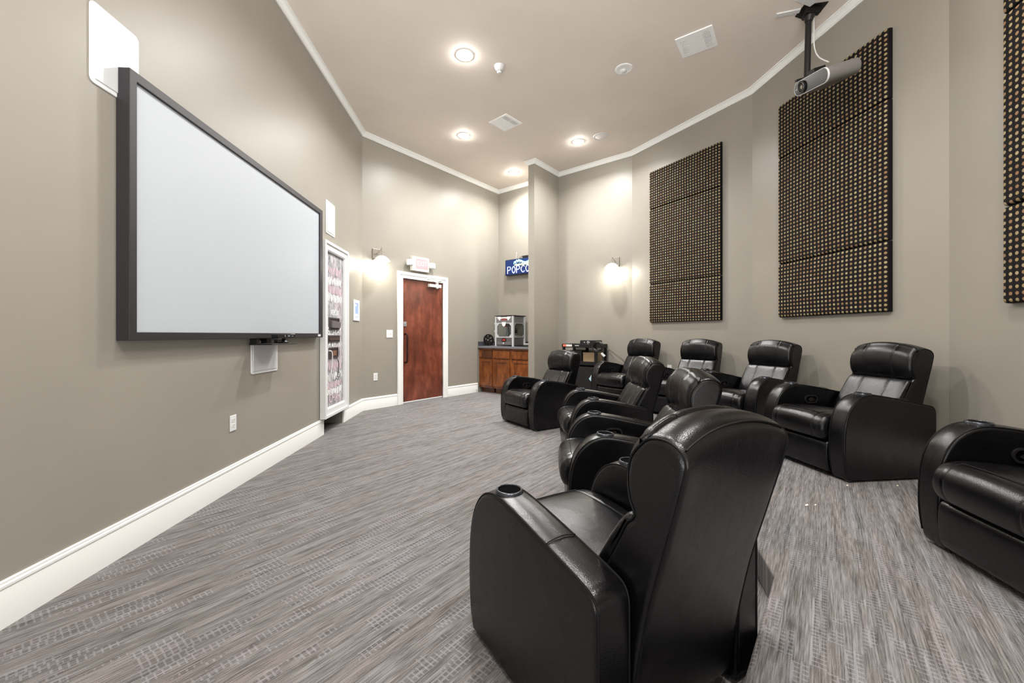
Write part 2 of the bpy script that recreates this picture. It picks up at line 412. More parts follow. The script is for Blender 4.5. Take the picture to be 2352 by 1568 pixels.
mesh_obj('threshold', bm, M['grey'], door, 0)
# blackout behind the door so that no outside light leaks through
# ------------------------------------------------------------------ placing things on walls
def on_wall(name, label, cat, p, q, t, z, off=0, group=None):
    pos = on(p, q, t, off); d = (q-p)
    return thing(name, label, cat, (pos.x, pos.y, z), math.atan2(d.y, d.x), group)
# projection screen (left wall): local x along the wall, -y into the room
sw, sh, st = 2.44, 1.415, .07
s = on_wall('projection_screen', 'large white projection screen in black frame on the left wall', 'screen', L_, A, .495, 1.128)
bm = bmesh.new(); fo = [(0, 0), (sw, 0), (sw, sh), (0, sh)]; fi = [(.045, .045), (sw-.07, .045), (sw-.07, sh-.05), (.045, sh-.05)]
frame_prism(bm, fo, fi, FY, -st, -.002)
mesh_obj('frame', bm, mat('charcoal_frame', (38, 35, 38), .5, .1), s, 0, .003)
scm = mat('screen_fabric', (176, 181, 187), .5, spec=.3)
mesh_obj('screen_surface', Box(.04, sw-.06, -.055, -.004, .04, sh-.04), scm, s, 0)
tag(mesh_obj('screen_label', Box(sw-.13, sw-.065, -.0735, -.0695, .012, .034), M['white'], s, 0), 'small white maker label')
# sensor bar on a bracket shelf
s = on_wall('shelf_bracket', 'narrow black bracket shelf fixed just below the projection screen', 'shelf', L_, A, 1.64, 1.075)
bm = Box(0, .43, -.19, -.01, 0, .012); box(bm, .03, .06, -.06, -.0, .01, .05); box(bm, .18, .24, -.06, -.0, .01, .05)
mesh_obj('plate', bm, M['blackmetal'], s, 0, .002)
tag(mesh_obj('edge_strip', Box(.0, .43, -.1975, -.1955, .004, .011), M['chrome'], s, 0), 'thin chrome edge strip')
s = on_wall('motion_sensor_bar', 'glossy black motion sensor bar standing on the bracket shelf under the screen', 'sensor bar', L_, A, 1.70, 1.0875, .16)
bm = lathe(bmesh.new(), [(0, 0), (.035, 0), (.037, .008), (.02, .02), (.012, .045), (0, .045)], 20, M=Matrix.Translation((.19, 0, 0)))
mesh_obj('base', bm, M['black'], s)
bm = bmesh.new(); prism(bm, rrect(.045, .335, .040, .078, .008), FY, -.03, .03)
mesh_obj('body', bm, mat('glossy_black', (16, 15, 18), .15), s, 30, .003)
_lm = mat('lens_ring', (150, 150, 155), .2, .5)
for x in (.15, .205, .225): mesh_obj('lens', cyl(bmesh.new(), (x, -.028, .06), (x, -.0325, .06), .008), _lm, s)
mesh_obj('badge', Box(.26, .30, -.0315, -.029, .056, .062), _lm, s, 0)
s = on_wall('adapter_box', 'small black adapter tucked behind the sensor bar', 'adapter', L_, A, 1.90, 1.0878, .09)
mesh_obj('body', Box(0, .10, -.02, .02, 0, .035), M['black'], s, 0, .006)
# flush wall speakers
def wall_speaker(t, z, W, H, label, r=.018):
    s = on_wall('wall_speaker', label, 'speaker', L_, A, t, z, group='flush white speakers on the screen wall')
    bm = bmesh.new(); prism(bm, rrect(0, W, 0, H, r), FY, -.008, -.0)
    mesh_obj('bezel', bm, M['white'], s, 30, .003)
    bm = bmesh.new(); i = .022; prism(bm, rrect(i, W-i, i, H-i, .008), FY, -.013, -.006)
    mesh_obj('grille', bm, mat('speaker_grille', (198, 199, 200), .3, spec=.5), s, 30, .003)
wall_speaker(.353, 2.385, .275, .40, 'white wall speaker above the left corner of the projection screen', .03)
wall_speaker(3.185, 2.365, .28, .395, 'white wall speaker right of the screen and above the chalkboard')
wall_speaker(1.68, .834, .41, .275, 'white wall speaker below the screen under the sensor bar')
# chalkboard cabinet door
s = on_wall('chalkboard_cabinet_door', 'tall white framed chalkboard door covered in pink and white chalk scribbles', 'cabinet door', L_, A, 3.03, .205)
CW, CH = .745, 2.03
bm = bmesh.new()
frame_prism(bm, [(0, 0), (CW, 0), (CW, CH), (0, CH)], [(.085, .085), (CW-.085, .085), (CW-.085, CH-.085), (.085, CH-.085)], FY, -.055, -.004)
frame_prism(bm, [(-.014, -.014), (CW+.014, -.014), (CW+.014, CH+.014), (-.014, CH+.014)], [(.02, .02), (CW-.02, .02), (CW-.02, CH-.02), (.02, CH-.02)], FY, -.07, -.004)
frame_prism(bm, [(.08, .08), (CW-.08, .08), (CW-.08, CH-.08), (.08, CH-.08)], [(.095, .095), (CW-.095, .095), (CW-.095, CH-.095), (.095, CH-.095)], FY, -.048, -.004)
mesh_obj('frame', bm, M['white'], s, 0, .003)
def chalk():
    m = mat('chalk_smeared_board', (120, 120, 124), .9); t = NT(m)
    v = t.coord(scale=(9, 9, 4)); a = t.noise(v, 1.6, 5, .7); b = t.noise(t.coord(scale=(26, 26, 7)), 1.5, 4, .7)
    p = t.noise(t.coord(scale=(2, 2, 3.2)), 1.2, 2)
    f = t.math('ADD', t.math('MULTIPLY', a, .5), t.math('MULTIPLY', b, .5))
    g = t.ramp(f, [(.36, lin((84, 84, 88))), (.47, lin((136, 136, 140))), (.58, lin((190, 190, 192)))])
    k = t.ramp(f, [(.36, lin((92, 88, 92))), (.47, lin((146, 138, 142))), (.58, lin((190, 180, 185)))])
    t.l(t.mix(t.ramp(p, [(.44, (0, 0, 0)), (.56, (1, 1, 1))]), g, k), t.b.inputs['Base Color']); return m
mesh_obj('board', Box(.09, CW-.09, -.024, -.006, .09, CH-.09), chalk(), s, 0)
chw = mat('white_chalk', (236, 236, 234), .95); chp = mat('pink_chalk', (208, 186, 195), .95)
def zs(z): return z-.205
for nm, y0, y1, zc_, hh in (('device_slot', .2, .5, 1.292, .12), ('device_slot', .17, .51, 1.108, .055), ('device_slot', .2, .46, .94, .10)):
    bm = bmesh.new(); z0 = zs(zc_)-hh/2
    frame_prism(bm, [(y0-.014, z0-.014), (y1+.014, z0-.014), (y1+.014, z0+hh+.014), (y0-.014, z0+hh+.014)], [(y0, z0), (y1, z0), (y1, z0+hh), (y0, z0+hh)], FY, -.036, -.02)
    o = mesh_obj('device_slot', bm, mat('slot_edge', (70, 66, 68), .5), s, 0)
    mesh_obj('slot_back', Box(y0, y1, -.0275, -.0245, z0, z0+hh), mat('slot_back', (58, 42, 38), .5), o, 0)
    if hh > .11:
        bm = bmesh.new(); prism(bm, [(0, 0), (.26, 0), (.27, .075), (-.01, .085)], lambda u, v, d: (y0+.02+u, d, z0+.008+v), -.06, -.026)
        mesh_obj('console_front', bm, mat('console_grey', (96, 92, 94), .3), o, 0, .004)
    elif hh < .06:
        mesh_obj('player_front', Box(y0+.01, y1-.01, -.046, -.026, z0+.006, z0+hh-.01), mat('player_brown', (64, 48, 44), .3), o, 0, .003)
    else:
        mesh_obj('shelf_item', Box(y0+.09, y0+.20, -.04, -.027, z0+.01, z0+.07), mat('copper_brown', (120, 84, 62), .4), o, 0, .003)
def scribble(name, m, x0, x1, z, h, nst, seed, amp=1.0, r=.0045):
    rr = random.Random(seed); bm = bmesh.new(); x = x0
    while x < x1:
        P = [(x+rr.uniform(-.012, .012), -.026, z+h*(.5*math.cos(k*PI)*rr.uniform(.6, 1))+rr.uniform(-.01, .01)) for k in range(3)]
        P = [(p[0]+k*(x1-x0)/nst*.35, p[1], p[2]) for k, p in enumerate(P)]
        tube(bm, catmull(P, 5), r, 5); x += (x1-x0)/nst
    return mesh_obj(name, bm, m, s)
for z, h, m_, sd in ((1.93, .11, chp, 1), (1.80, .10, chw, 2), (1.70, .09, chp, 3), (1.60, .12, chw, 4), (.78, .12, chp, 6), (.65, .10, chw, 7), (.55, .10, chp, 8), (.47, .10, chw, 9)):
    tag(scribble('chalk_scribble', m_, .13, .60, zs(z), h, 9, sd), ('pink' if m_ is chp else 'white')+' chalk scribble')
for tx, z, m_, sz in (('XBOX', 1.425, chw, .10), ('BLU-RAY', 1.195, chw, .135), ('PLAYSTN', 1.03, chw, .12), ('CHAR', .385, chp, .14)):
    text_obj('chalk_writing', tx, sz, m_, s, (.37, -.0262, zs(z)), sx=.95 if len(tx) < 6 else .80, ext=.001)
bm = bmesh.new(); tube(bm, catmull([(.15, -.045, zs(.97)), (.2, -.06, zs(.95)), (.235, -.05, zs(.85)), (.23, -.035, zs(.70)), (.235, -.03, zs(.62))], 6), .007, 8)
tag(mesh_obj('cable', bm, M['white'], s), 'white cable hanging from the lowest slot')
bm = bmesh.new()
tube(bm, catmull([(.40, -.03, zs(.90)), (.44, -.05, zs(.80)), (.46, -.035, zs(.68)), (.44, -.035, zs(.64)), (.48, -.04, zs(.62)), (.52, -.04, zs(.66)), (.47, -.04, zs(.69))], 6), .004, 6)
tag(mesh_obj('cable', bm, M['black'], s), 'thin dark cable with a loop')
# touch control panel
s = on_wall('touch_panel', 'white wall touch panel with lit bluish screen near the corner', 'control panel', L_, A, 4.155, 1.36)
bm = bmesh.new(); frame_prism(bm, [(0, 0), (.255, 0), (.255, .30), (0, .30)], [(.055, .045), (.2, .045), (.2, .255), (.055, .255)], FY, -.014, 0)
mesh_obj('frame', bm, M['white'], s, 0, .002)
mesh_obj('display', Box(.055, .2, -.008, -.003, .045, .255), mat('panel_display', (90, 110, 160), .2, emit=(165, 185, 235), es=.7), s, 0)
_im = mat('icon_white', (240, 240, 255), .3, emit=(235, 240, 255), es=.9)
mesh_obj('icon', Box(.08, .12, -.0095, -.007, .21, .235), _im, s, 0); mesh_obj('icon', Box(.075, .18, -.0095, -.007, .06, .10), _im, s, 0)
# outlets and switches
def outlet(p, q, t, z, label, W=.075, H=.118):
    s = on_wall('wall_outlet', label, 'outlet', p, q, t, z)
    mesh_obj('cover_plate', Box(0, W, -.007, 0, 0, H), M['white'], s, 0, .003)
    for zz in (.03, .068) if H > .1 else (.026,):
        bm = bmesh.new(); prism(bm, rrect(W/2-.017, W/2+.017, zz-.001, zz+.026, .006, 3), FY, -.0095, -.006)
        o = mesh_obj('socket', bm, M['offwhite'], s, 30)
        for xx in (-.007, .007): mesh_obj('slot', Box(W/2+xx-.0012, W/2+xx+.0012, -.0099, -.009, zz+.009, zz+.017), M['dark'], o, 0)
outlet(L_, A, 1.415, .435, 'white duplex outlet low on the left wall below the screen')
outlet(A, B, .19, .438, 'white duplex outlet low on the wall beside the wooden door')
outlet(D, E_, .725, .62, 'white outlet on the wall behind the back row recliners', .08, .075)
outlet(B, D, 1.25, 1.03, 'white outlet on alcove wall right of the popcorn machine')
s = on_wall('light_switch', 'white double light switch left of the wooden door', 'light switch', A, B, .425, 1.108)
mesh_obj('cover_plate', Box(0, .122, -.007, 0, 0, .125), M['white'], s, 0, .003)
for x in (.038, .084): mesh_obj('toggle', Box(x-.005, x+.005, -.014, -.005, .055, .072), M['offwhite'], s, 0)
s = on_wall('door_stop', 'small spring door stop on the white baseboard by the cabinet', 'door stop', A, B, 2.52, .05, .017)
bm = bmesh.new(); tube(bm, [(.006*math.cos(k*1.2), -.002-.0011*k, .006*math.sin(k*1.2)) for k in range(50)], .0016, 5); cyl(bm, (0, -.055, 0), (0, -.068, 0), .009)
mesh_obj('spring', bm, M['chrome'], s)
# exit sign
s = on_wall('exit_sign', 'white EXIT sign with pink letters and two emergency lamps above the door', 'exit sign', A, B, .895, 2.245)
bm = bmesh.new(); prism(bm, rrect(0, .37, 0, .245, .012, 3), FY, -.06, 0)
mesh_obj('housing', bm, mat('exit_housing', (204, 200, 190), .45), s, 30, .004)
bm = bmesh.new(); prism(bm, rrect(.08, .335, .05, .215, .004, 2), FY, -.063, -.058)
f_ = mesh_obj('face', bm, mat('exit_face', (226, 150, 154), .4, emit=(255, 120, 130), es=.16), s, 30)
text_obj('lettering', 'EXIT', .125, mat('exit_letters', (232, 208, 206), .4, emit=(255, 205, 210), es=.12), f_, (.207, -.0635, .13), sx=.85, ext=.001)
for x, sg in ((-.055, -1), (.425, 1)):
    bm = bmesh.new(); cyl(bm, (x, -.02, .125), (x-sg*.06, -.03, .125), .018)
    prism(bm, rrect(x-.055, x+.055, .075, .175, .018, 3), FY, -.10, -.045)
    l_ = mesh_obj('emergency_lamp', bm, M['white'], s, 30, .006)
    bm = bmesh.new(); prism(bm, rrect(x-.043, x+.043, .087, .163, .012, 3), FY, -.104, -.099)
    mesh_obj('lens', bm, mat('lamp_lens', (186, 190, 206), .15), l_, 30)
# wall sconces
def sconce(p, q, t, label, z=2.35):
    s = on_wall('wall_sconce', label, 'wall lamp', p, q, t, z, group='lit nickel wall sconces')
    bm = Box(0, .14, -.02, 0, 0, .15)
    mesh_obj('backplate', bm, M['shadegrey'], s, 0, .003)
    bm = bmesh.new(); tube(bm, catmull([(.07, -.02, .075), (.07, -.07, .10), (.07, -.12, .12), (.07, -.15, .115)], 5), .008, 8)
    tube(bm, [(.07, -.15, .0), (.07, -.15, .16)], .006, 8); tube(bm, [(.0, -.15, .115), (.14, -.15, .085)], .004, 6)
    mesh_obj('arm', bm, M['shadegrey'], s)
    Mx = Matrix.Translation((.07, -.15, 0))
    bm = lathe(bmesh.new(), [(.012, .030), (.03, .028), (.06, .018), (.095, -.008), (.122, -.042), (.126, -.052), (.120, -.050), (.090, -.014), (.055, .010), (.012, .020)], 36, M=Mx)
    mesh_obj('lamp_shade', bm, mat('sconce_shade', (226, 222, 214), .3, .2), s)
    bm = lathe(bmesh.new(), [(0, -.064), (.04, -.062), (.075, -.054), (.108, -.044), (.085, -.020), (.05, .0), (0, .012)], 28, M=Mx)
    mesh_obj('bulb', bm, mat('sconce_bulb', (255, 250, 240), .4, emit=(255, 246, 230), es=28), s)
    L = bpy.data.lights.new('sconce_light', 'POINT'); L.energy = P_SCONCE; L.color = (1, .95, .87); L.shadow_soft_size = .05
    lo = bpy.data.objects.new('sconce_light', L); link(lo, s); lo.location = (.07, -.15, -.10)
sconce(A, B, .17, 'lit cone shaded wall sconce at the corner between screen wall and door')
s2 = on(B, D, 0)
sconce(B, D, S1+1.10, 'lit cone shaded wall sconce above the recliners beside the dotted panels')
# ceiling fittings ------------------------------------------------------
lensm = mat('downlight_lens', (255, 252, 245), .4, emit=(255, 252, 246), es=260)
def downlight(x, y, label, lit=True, group=None):
    s = thing('recessed_light', label, 'ceiling light', (x, y, CEIL), 0, group)
    bm = lathe(bmesh.new(), [(.072, .0), (.072, -.006), (.088, -.008), (.098, -.005), (.100, -.0005)], 40)
    mesh_obj('trim_ring', bm, M['ceilwhite'], s)
    if lit:
        mesh_obj('lens', lathe(bmesh.new(), [(0, -.030), (.03, -.028), (.055, -.020), (.073, -.003)], 32), lensm, s)
        L = bpy.data.lights.new('downlight', 'AREA'); L.shape = 'DISK'; L.size = .14; L.energy = P_DOWN*(.42 if group else 1); L.color = (1, .99, .975); L.spread = math.radians(152)
        lo = bpy.data.objects.new('downlight', L); link(lo, s); lo.location = (0, 0, -.034)
    else:
        bm = lathe(bmesh.new(), [(.074, -.004), (.06, -.0032), (0, -.003)], 32)
        mesh_obj('lens', bm, mat('unlit_lens', (240, 240, 240), .5, spec=.2), s)
        bm = lathe(bmesh.new(), [(0, -.028), (.02, -.026), (.036, -.014), (.04, -.003)], 24, M=Matrix.Translation((.0, .028, 0)))
        mesh_obj('bulb', bm, M['white'], s)
downlight(-.525, 4.48, 'brightest recessed ceiling light, nearest the camera beside the smoke detector')
downlight(-.75, 6.284, 'lit recessed ceiling light left of the farther air vent')
downlight(1.06, 6.483, 'lit recessed ceiling light beside the round ceiling speaker')
downlight(.033, 7.72, 'farthest lit recessed ceiling light in front of the alcove')
downlight(1.301, 4.708, 'unlit recessed ceiling light between vent and smoke detector', False)
g_ = 'added recessed ceiling lights out of view'
for x, y in ((.05, 2.4), (1.85, 2.1), (-.1, .4), (1.0, .3)):  # unseen lamps added above the frame as extra light
    downlight(x, y, 'added lit recessed ceiling light, out of view overhead', True, g_)
s = thing('ceiling_speaker', 'flat round white speaker grille in the ceiling', 'speaker', (1.385, 6.312, CEIL))
mesh_obj('bezel', lathe(bmesh.new(), [(.095, -.001), (.096, -.008), (.112, -.008), (.118, -.0005)], 40), M['white'], s)
mesh_obj('grille', lathe(bmesh.new(), [(0, -.007), (.09, -.007), (.096, -.003)], 40), mat('round_grille', (236, 232, 228), .7, spec=.1), s)
def vent(c, ang, W, H, label, marks):
    s = thing('ceiling_vent', label, 'air vent', (*c, CEIL), ang)
    bm = bmesh.new(); prism(bm, [(-W/2, -H/2), (W/2, -H/2), (W/2, H/2), (-W/2, H/2)], FZ, -.012, -.0005)
    mesh_obj('face_plate', bm, M['ceilwhite'], s, 0, .003)
    for (x0, x1, y0, y1), dk in marks:
        bm = Box(x0, x1, y0, y1, -.0135, -.0118)
        o = mesh_obj('louvre_opening', bm, mat('vent_dark', {0: (225, 224, 222), 1: (120, 114, 112), 2: (160, 152, 148)}[dk], .7), s, 0)
        bm = bmesh.new(); n = 8
        for k in range(n):
            if (x1-x0) > (y1-y0): box(bm, x0+(x1-x0)*(k+.25)/n, x0+(x1-x0)*(k+.6)/n, y0, y1, -.0165, -.0134)
            else: box(bm, x0, x1, y0+(y1-y0)*(k+.25)/n, y0+(y1-y0)*(k+.6)/n, -.0165, -.0134)
        o2_ = mesh_obj('louvre', bm, M['ceilwhite'], o, 0)
v1 = [Vector(p) for p in ((1.701, 4.242), (1.991, 4.034), (2.193, 4.312), (1.905, 4.509))]
cv = sum(v1, Vector((0, 0)))/4; an = math.atan2(*(v1[1]-v1[0]).yx)
W_, H_v = .355, .345
vent(cv, an, W_, H_v, 'square white ceiling vent nearer the projector', [((-.145, -.075, -.13, -.01), 2), ((-.145, -.075, .01, .13), 2), ((.075, .145, -.13, -.01), 1), ((.075, .145, .01, .13), 1)])
v2 = [Vector(p) for p in ((-.335, 5.885), (-.079, 5.653), (.146, 5.909), (-.112, 6.137))]
cv = sum(v2, Vector((0, 0)))/4; an = math.atan2(*(v2[1]-v2[0]).yx)
vent(cv, an, .345, .34, 'square white ceiling vent between two lit ceiling lights', [((.065, .13, -.135, -.01), 1), ((.065, .13, .01, .135), 1), ((-.14, -.05, -.135, -.01), 0), ((-.14, -.05, .01, .135), 0)])
s = thing('smoke_detector', 'small white domed smoke detector on the ceiling', 'smoke detector', (-.145, 4.66, CEIL))
mesh_obj('base', lathe(bmesh.new(), [(0, -.03), (.05, -.03), (.055, -.012), (.06, -.0005)], 32), M['white'], s)
mesh_obj('dome', lathe(bmesh.new(), [(0, -.085), (.02, -.084), (.028, -.07), (.03, -.052), (.042, -.042), (.05, -.03)], 28), M['white'], s)
bm = bmesh.new()
for k in range(10):
    t_ = 2*PI*k/10; box(bm, .029*math.cos(t_)-.004, .029*math.cos(t_)+.004, .029*math.sin(t_)-.004, .029*math.sin(t_)+.004, -.068, -.055)
mesh_obj('vent_slots', bm, M['grey'], s, 0)
# ------------------------------------------------------------------ projector on its ceiling mount
PX, PY = 2.835, 3.86
s = thing('projector_mount', 'black ceiling pole mount carrying the projector', 'projector mount', (PX, PY, CEIL))
bm = bmesh.new(); prism(bm, [(-.10, -.07), (.10, -.11), (.12, .05), (.0, .10), (-.09, .07)], FZ, -.008, -.0005)
prism(bm, [(-.07, -.05), (.07, -.06), (.03, .05), (-.04, .05)], FZ, -.06, -.006)
mesh_obj('ceiling_plate', bm, M['blackmetal'], s, 0, .003)
bm = bmesh.new(); cyl(bm, (0, 0, -.05), (-.008, 0, -.11), .05, .03)
cyl(bm, (-.008, 0, -.10), (-.024, -.0, -.695), .026, n=24)
mesh_obj('pole', bm, M['black'], s)
bm = bmesh.new(); tube(bm, catmull([(.04, .0, -.02), (.035, -.01, -.12), (.02, -.03, -.22), (.022, -.035, -.38), (.03, -.08, -.50), (.06, -.16, -.60)], 7), .006, 7)
tag(mesh_obj('cable', bm, M['white'], s), 'white cable running down the pole')
rx = Vector((-.02, -.45, -.115)).normalized(); dd_ = Vector((.27, -.015, .075)); dy = (dd_-rx*dd_.dot(rx)).normalized(); uz = rx.cross(dy)
Rm = Matrix((rx, dy, uz)).transposed().to_4x4()
flp = Vector((2.70, 3.87, CAMH+2.326))
p = bpy.data.objects.new('projector', None); link(p); tag(p, 'silver and black home projector hanging tilted from the ceiling mount', 'projector')
p.matrix_world = Matrix.Translation(flp) @ Rm
PW, PD, PH = .455, .27, .125
def pill(x0, x1, z0, z1, n=10):
    r = (z1-z0)/2; return rrect(x0, x1, z0, z1, r-.0005, n)
bm = bmesh.new(); prism(bm, pill(0, PW, -PH/2, PH/2), FY, .006, PD)
mesh_obj('housing', bm, mat('projector_silver', (134, 130, 128), .35, .4), p, 50, .008, 3)
bm = bmesh.new(); frame_prism(bm, pill(.0, PW, -PH/2, PH/2), pill(.0035, PW-.0035, -PH/2+.0035, PH/2-.0035), FY, -.003, .01)
tag(mesh_obj('front_rim', bm, M['white'], p, 50), 'thin white rim round the front')
bm = bmesh.new(); prism(bm, pill(.003, PW-.003, -PH/2+.003, PH/2-.003), FY, -.001, .02)
mesh_obj('front_panel', bm, mat('projector_front', (20, 24, 26), .25), p, 50)
Ml = Matrix.Translation((.115, -.002, 0)) @ Matrix.Rotation(PI/2, 4, 'X')
l_ = mesh_obj('lens', lathe(bmesh.new(), [(.052, 0), (.052, .012), (.043, .014), (.040, .004), (.034, .004), (.032, .012), (.024, .010), (.022, .003), (0, .009)], 36, M=Ml), M['black'], p)
mesh_obj('lens_ring', lathe(bmesh.new(), [(.0445, .0135), (.0425, .0155), (.040, .0135)], 36, M=Ml), M['chrome'], l_)
mesh_obj('lens_glass', lathe(bmesh.new(), [(.021, .004), (.015, .011), (0, .014)], 24, M=Ml), mat('lens_glass', (150, 140, 130), .08, .3), l_)
mesh_obj('badge', Box(.02, .06, -.0022, -.0008, -.002, .003), M['chrome'], p, 0)
bm = bmesh.new(); box(bm, .03, .27, .03, .20, PH/2+.002, PH/2+.012); box(bm, .05, .08, -.02, .1, PH/2+.002, PH/2+.02); box(bm, .10, .2, .06, .16, PH/2+.01, PH/2+.05); cyl(bm, (.02, .02, PH/2+.004), (.30, .22, PH/2+.004), .010)
tag(mesh_obj('mount_bracket', bm, M['blackmetal'], p, 0, .002), 'black spider bracket on top')
for i, x in enumerate((.10, .125, .15)):
    mesh_obj('side_vent', Box(PW-.045+.001*i, PW-.0035, x, x+.010, -.018, .018), mat('vent_slot', (120, 114, 110), .5), p, 0)
s = thing('ceiling_bracket', 'white angled metal strip on the ceiling beside the projector mount', 'bracket', (2.655, 3.88, CEIL), math.radians(-18))
mesh_obj('strip', Box(-.11, .09, -.025, .025, -.014, -.0005), M['white'], s, 0, .002)
s = thing('ceiling_cover_plate', 'white cover plate on the ceiling at the picture top edge', 'cover plate', (2.73, 3.70, CEIL), math.radians(20))
mesh_obj('plate', Box(-.10, .10, -.075, .075, -.012, -.0005), M['white'], s, 0, .002)
# ------------------------------------------------------------------ dotted acoustic wall panels
def panel_mesh():
    secs = []
    W, TH = 1.22, .05
    for z0, z1 in ((0, .605), (.605, 1.80), (1.80, 2.40)):
        bm = bmesh.new(); nx, nz = 24, max(8, int((z1-z0)/.05)); g = .004
        def P(u, v, back=False):
            x = g+(W-2*g)*u; z = z0+g+(z1-z0-2*g)*v
            e = min(x-g, W-g-x); ez = min(z-z0-g, z1-g-z)
            k = min(1, e/.02); kz = min(1, ez/.02)
            rnd = (1-math.sqrt(max(0, 1-(1-k)**2)))*.016+(1-math.sqrt(max(0, 1-(1-kz)**2)))*.02
            puff = .007*math.sin(PI*u)*math.sin(PI*v)
            return (x, -(TH-rnd+puff) if not back else 0, z)
        us = sorted(set([0, .003, .007, .012, .018]+[i/nx for i in range(1, nx)]+[1-.018, 1-.012, 1-.007, 1-.003, 1]))
        hh = z1-z0; vs = sorted(set([0, .004/hh, .009/hh, .015/hh, .022/hh]+[i/nz for i in range(1, nz)]+[1-.022/hh, 1-.015/hh, 1-.009/hh, 1-.004/hh, 1]))
        G = [[bm.verts.new(P(u, v)) for u in us] for v in vs]
        for j in range(len(vs)-1):
            for i in range(len(us)-1): bm.faces.new((G[j][i], G[j][i+1], G[j+1][i+1], G[j+1][i]))
        ring = [G[0][i] for i in range(len(us))]+[G[j][-1] for j in range(1, len(vs))]+[G[-1][i] for i in range(len(us)-2, -1, -1)]+[G[j][0] for j in range(len(vs)-2, 0, -1)]
        back = [bm.verts.new((v.co.x, 0, v.co.z)) for v in ring]; n = len(ring)
        for i in range(n): bm.faces.new((ring[(i+1) % n], ring[i], back[i], back[(i+1) % n]))
        bm.faces.new(back); bmesh.ops.recalc_face_normals(bm, faces=bm.faces)
        secs.append(bm)
    return secs
def acoustic(p_, q_, t, label, z=1.35):
    s = on_wall('acoustic_wall_panel', label, 'wall panel', p_, q_, t, z, group='dotted upholstered wall panels')
    return s
s = acoustic(D, E_, .405, 'dotted upholstered wall panel nearest the wall sconce, smallest in view')
secs = [mesh_obj('upholstered_section', b_, M['dots'], s, 50) for b_ in panel_mesh()]
for (p_, q_, t, lb) in ((E_, F_, .475, 'dotted upholstered wall panel behind the ceiling projector'), (F_, G_, .51, 'dotted upholstered wall panel cut off by the right picture edge')):
    d_ = q_-p_; pos = on(p_, q_, t); dup(s, (pos.x, pos.y, 1.35), math.atan2(d_.y, d_.x), lb)
# ------------------------------------------------------------------ snack alcove
BZ = math.atan2(BW.y, BW.x)
def alc(name, label, cat, t, off, z, group=None):
    pos = on(B, D, t, off); return thing(name, label, cat, (pos.x, pos.y, z), BZ, group)
# cabinet units: local x along the wall, y=0 at the back wall, front at y=-.63
def cab_unit(name, label, x0, x1, bays, z1=.885):
    s = alc(name, label, 'cabinet', x0, 0, 0, 'wooden snack bar cabinets')
    W = x1-x0; fr = -.63
    bm = Box(0, W, -.60, -.005, .10, z1); box(bm, .02, W-.02, -.55, -.02, 0, .10)
    mesh_obj('carcass', bm, M['cabdark'], s, 0)
    bm = bmesh.new()
    xs = [0]+[b for bay in bays for b in bay]+[W]
    for a_, b_ in zip(xs[0::2], xs[1::2]): box(bm, a_, b_, fr+.012, -.60, .10, z1)
    box(bm, 0, W, fr+.012, -.601, z1-.035, z1); box(bm, 0, W, fr+.012, -.601, .10, .135); box(bm, 0, W, fr+.012, -.601, .675, .70)
    mesh_obj('face_frame', bm, M['cabwood'], s, 0, .001)
    for a_, b_ in bays:
        mesh_obj('drawer', Box(a_-.012, b_+.012, fr-.008, fr+.011, .698, .842), M['cabwood'] if W > .6 else M['cabdark'], s, 0, .006)
        bm = bmesh.new(); o_ = [(a_-.012, .135), (b_+.012, .135), (b_+.012, .668), (a_-.012, .668)]; k = .055
        i_ = [(a_-.012+k, .135+k), (b_+.012-k, .135+k), (b_+.012-k, .668-k), (a_-.012+k, .668-k)]
        frame_prism(bm, o_, i_, FY, fr-.010, fr+.011)
        d_ = mesh_obj('door', bm, M['cabwood'], s, 0, .009)
        mesh_obj('panel', Box(a_-.012+k-.004, b_+.012-k+.004, fr+.003, fr+.010, .135+k-.004, .668-k+.004), M['cabwood'], d_, 0)
    return s
cab_unit('base_cabinet', 'narrow wooden base cabinet at the left end of the snack counter', .018, .385, [(.085, .345)])
cab_unit('base_cabinet', 'double wooden base cabinet with two doors under the popcorn machine', .387, 1.375, [(.045, .425), (.51, .89)])
s = alc('countertop', 'grey laminate countertop with backsplash over the wooden cabinets', 'countertop', 0.018, 0, .8865)
bm = Box(0, 1.360, -.665, -.004, 0, .042); mesh_obj('slab', bm, mat('grey_laminate', (112, 112, 116), .3), s, 0, .006)
_dl = mat('dark_laminate', (66, 66, 74), .35)
s = alc('backsplash', 'long dark laminate backsplash strip behind the popcorn machine', 'backsplash', .018, 0, .9293)
mesh_obj('strip', Box(0, 1.360, -.024, -.004, 0, .088), _dl, s, 0, .002)
s = alc('backsplash', 'short dark laminate side splash beside the film reel', 'backsplash', .018, 0, .9293)
mesh_obj('strip', Box(0, .02, -.655, -.026, 0, .088), _dl, s, 0, .002)
CT = .9295
